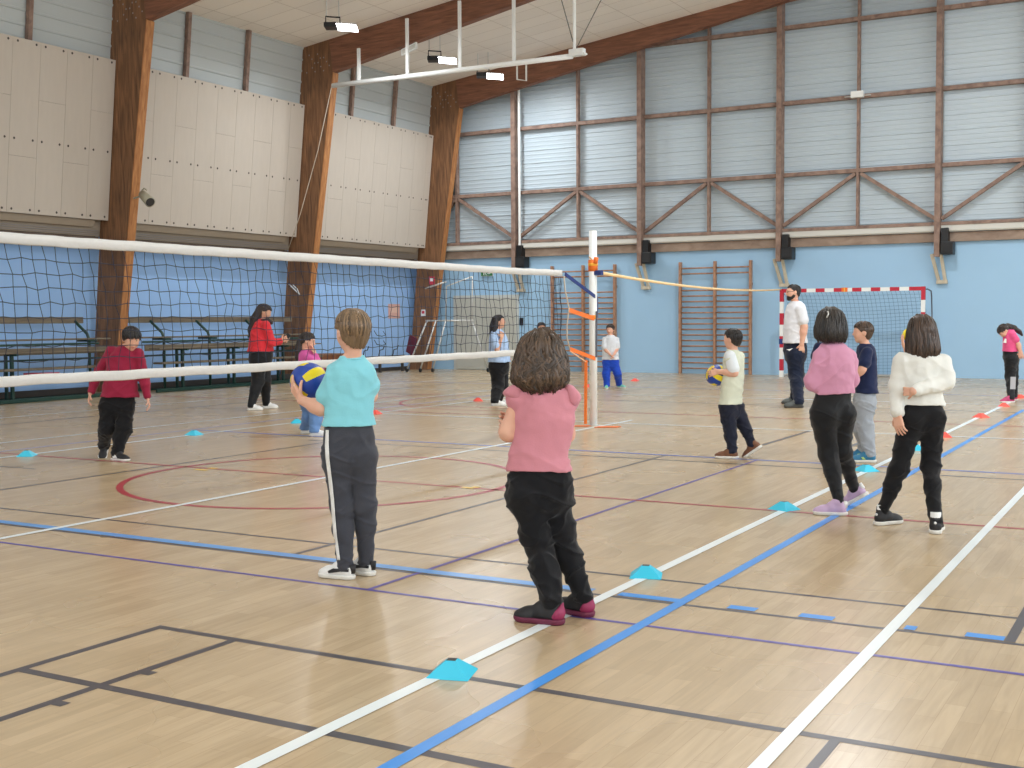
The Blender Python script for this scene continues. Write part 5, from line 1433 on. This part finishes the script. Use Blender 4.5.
# --- girl in white long-sleeved top
p = Person('girl in a white long-sleeved top and black trousers with one arm bent behind her back', (911, 526), -3, 1.40, .005)
p.head(922, 318.5, 348.5, -10)
f1, f2 = p.foot(888.5, 524, 62, .235), p.foot(936, 531.5, 22, .235)
p.build(S_FAIR, [(922, 351, 10), (922, 354, 18.5), (922, 358.5, 22), (922, 372, 21), (922, 385, 19.4), (921.5, 398, 19.5), (921, 410, 19.5)], .66, (922, 353, 0),
    [p.arm(-1, (901, 361.5, 0), (897, 386, .01), (897.5, 414, -.06), (901, 438, -.10), r=(.037, .035, .026), n=UH*.8+WH*.5, curl=.28, hl=.155),
     p.arm(1, (943, 361.5, 0), (946, 381.5, -.06), (914, 391, -.165), (904, 391.5, -.12), r=(.037, .036, .026), n=WH*.8-UH*.2, curl=.75, hl=.12)],
    [(921.5, 399, 19.6), (922, 411, 20.6), (922, 422, 19.8), (922, 429, 18.4)],
    [p.leg((911.5, 419, 0), (899, 469, 0), f1, (11.6, 8.4, 5, 7)), p.leg((932, 419, 0), (930.8, 467, 0), f2, (11.2, 8.4, 5.2, 7))],
    cloth('white_top', 228, 228, 222, .02), M_BLK, (921, 403.5), sleeve='long', sleeve_pad=.013, shoes=(M_SHB, M_SOLEW), wrinkle=.006, tw=.005, tee_name='long_sleeved_top', sock=M_SHW)
H7 = hairmat('chestnut', 66, 50, 40)
p.hairobj(H7, pad=.04, loft=[(922, 314.6, 4), (922, 317, 9), (922, 322, 12.4), (922, 331, 14.6), (922.5, 342, 16), (923, 351, 16.6), (922, 357.5, 14.5)], rho=.84, ldd=-.01, strands=380, groove=.006, minus_front=.22, seed=14)
p.face_parts(H7)
for sh, fr in zip(p.shoes, (f1, f2)):
    q = p.fp(fr, -.475, 0, .072)-p.B; MB().sphere(q, .009, 8, 6).build('heel_mark', M_SHW, sh)

# --- bowed girl at the right edge
p = Person('girl in a bright pink t-shirt and black leggings bowing her head at the right edge', (1008.5, 401.5), -88, 1.30, .007)
p.head(1003.6, 325, 337, -92, 62, -.02, hh=.21)
f1, f2 = p.foot(1007, 402.8, -88, .24), p.foot(1010, 400.8, -86, .24)
p.build(S_FAIR, [(1009.3, 329.8, 4.2), (1009.5, 333, 6), (1010, 341, 6.5), (1010, 353, 6.9)], .88, (1009, 332, 0),
    [p.arm(-1, (1013, 335, -.1), (1018.5, 344.5, -.13), (1020, 352, -.12), (1020.5, 359, -.1), sl=.5), p.arm(1, (1012.5, 335, .1), (1018, 344.5, .13), (1021, 352, .1), (1022, 359, .08), sl=.5)],
    [(1010, 349.5, 6.9), (1011, 357, 7.5), (1011.3, 363, 7)],
    [p.leg((1010.8, 359, -.05), (1010.3, 377, -.05), f1, (6.2, 4.8, 3.2)), p.leg((1012, 359, .06), (1013.2, 377, .06), f2, (6, 4.6, 3.1))],
    cloth('bright_pink', 226, 90, 140, .05), M_BLKL, (1010, 351), hip_rho=1.0, shoes=(mat('shoe_pink', rgb(190, 62, 110), .5), M_SOLEW), trouser_name='leggings')
p.hairobj(H4, pad=.04, tails=[[(1008, 327, 0, 4), (1014, 328, .06, 2.6), (1019, 331.5, .06, 2.2), (1022, 335, .06, 1)]], strands=80, seed=15)
p.face_parts(H4)
an = f1['ankle']-p.B
MB().prism([an+ZU*.12-WH*.062+UH*x+ZU*z for x, z in ((-.045, 0), (.04, 0), (.045, .20), (-.04, .20))], -WH*.004).build('leg_patch', mat('patch_grey', rgb(176, 176, 180), .7), p.trousers)
l0 = p.P(1004.8, 341.5, -.06)-p.B
MB().prism([l0+UH*x+ZU*z for x, z in ((-.03, -.02), (.04, -.03), (.05, .02), (.0, .05))], -WH*.02).build('print', M_SHW, p.shirt)

# --- two children nearly hidden behind the girls on the right
p = Person('child in navy nearly hidden behind the girl in the pink sweater, one sleeve showing', (834, 453), 178, 1.40, .008)
p.head(832, 319.5, 340.5, 175)
f1, f2 = p.foot(829, 453, 182, .22), p.foot(838, 453, 178, .22)
p.build(S_MID, [(830.5, 342, 5), (830, 345, 9.5), (829.5, 353, 11.5), (829.5, 370, 11.5), (830, 393, 12)], .66, (831, 344, 0),
    [p.arm(1, (819, 347.5, 0), (814.5, 363, .03), (818, 380, -.1), (822, 388, -.12), sl=.55), p.arm(-1, (840, 347.5, 0), (845, 363, .03), (842, 380, -.1), (838, 388, -.12), sl=.55)],
    [(830.5, 388, 11.3), (831, 398, 11.5), (831.5, 406, 10.8)],
    [p.leg((826.5, 402, 0), (828, 426, 0), f1, (6.6, 5.4, 4.2)), p.leg((836.5, 402, 0), (837, 426, 0), f2, (6.6, 5.4, 4.2))],
    MATS['cloth_navy_tee'], M_BLK, (830, 391), shoes=(M_SHB, M_SOLEW))
p.hairobj(H3, pad=.05, cut=((.30, .22), (.76, -.65)), strands=60, seed=16)
p.face_parts(H3)

p = Person('child hidden behind the girl in white, raising a hand with a yellow ball', (921, 414), 180, 1.36, .008)
p.head(922.5, 325, 339, 185)
f1, f2 = p.foot(917, 414.5, 182, .22), p.foot(926, 414.5, 178, .22)
p.build(S_FAIR, [(922, 340, 3.4), (922, 343, 7), (922, 352, 8.4), (922, 376, 9)], .66, (922, 342, 0),
    [p.arm(1, (914.5, 345, 0), (908, 353, -.06), (903.2, 344, -.10), (901.5, 334, -.10), n=UH, curl=.25, hl=.16), p.arm(-1, (929.5, 345, 0), (932, 356, .02), (930, 367, -.05), (929, 373, -.05))],
    [(922, 371, 8.4), (922, 379, 8.5), (922, 386, 8)],
    [p.leg((917.8, 382, 0), (917.3, 397, 0), f1, (4.8, 4, 3)), p.leg((926, 382, 0), (926.3, 397, 0), f2, (4.8, 4, 3))],
    cloth('plain_grey', 150, 152, 156), M_BLK, (922, 373), shoes=(M_SHB, M_SOLEW))
p.hairobj(H3, pad=.05, cut=((.30, .22), (.76, -.65)), strands=60, seed=17)
p.face_parts(H3)
o = MB().sphere((0, 0, 0), .10, 24, 16).build('foam_ball', MATS['ball_yellow'], None, True); o.location = tuple(p.P(909.6, 335, -.10)); tag(o, 'yellow ball held up beside the hair of the girl in white', 'ball')
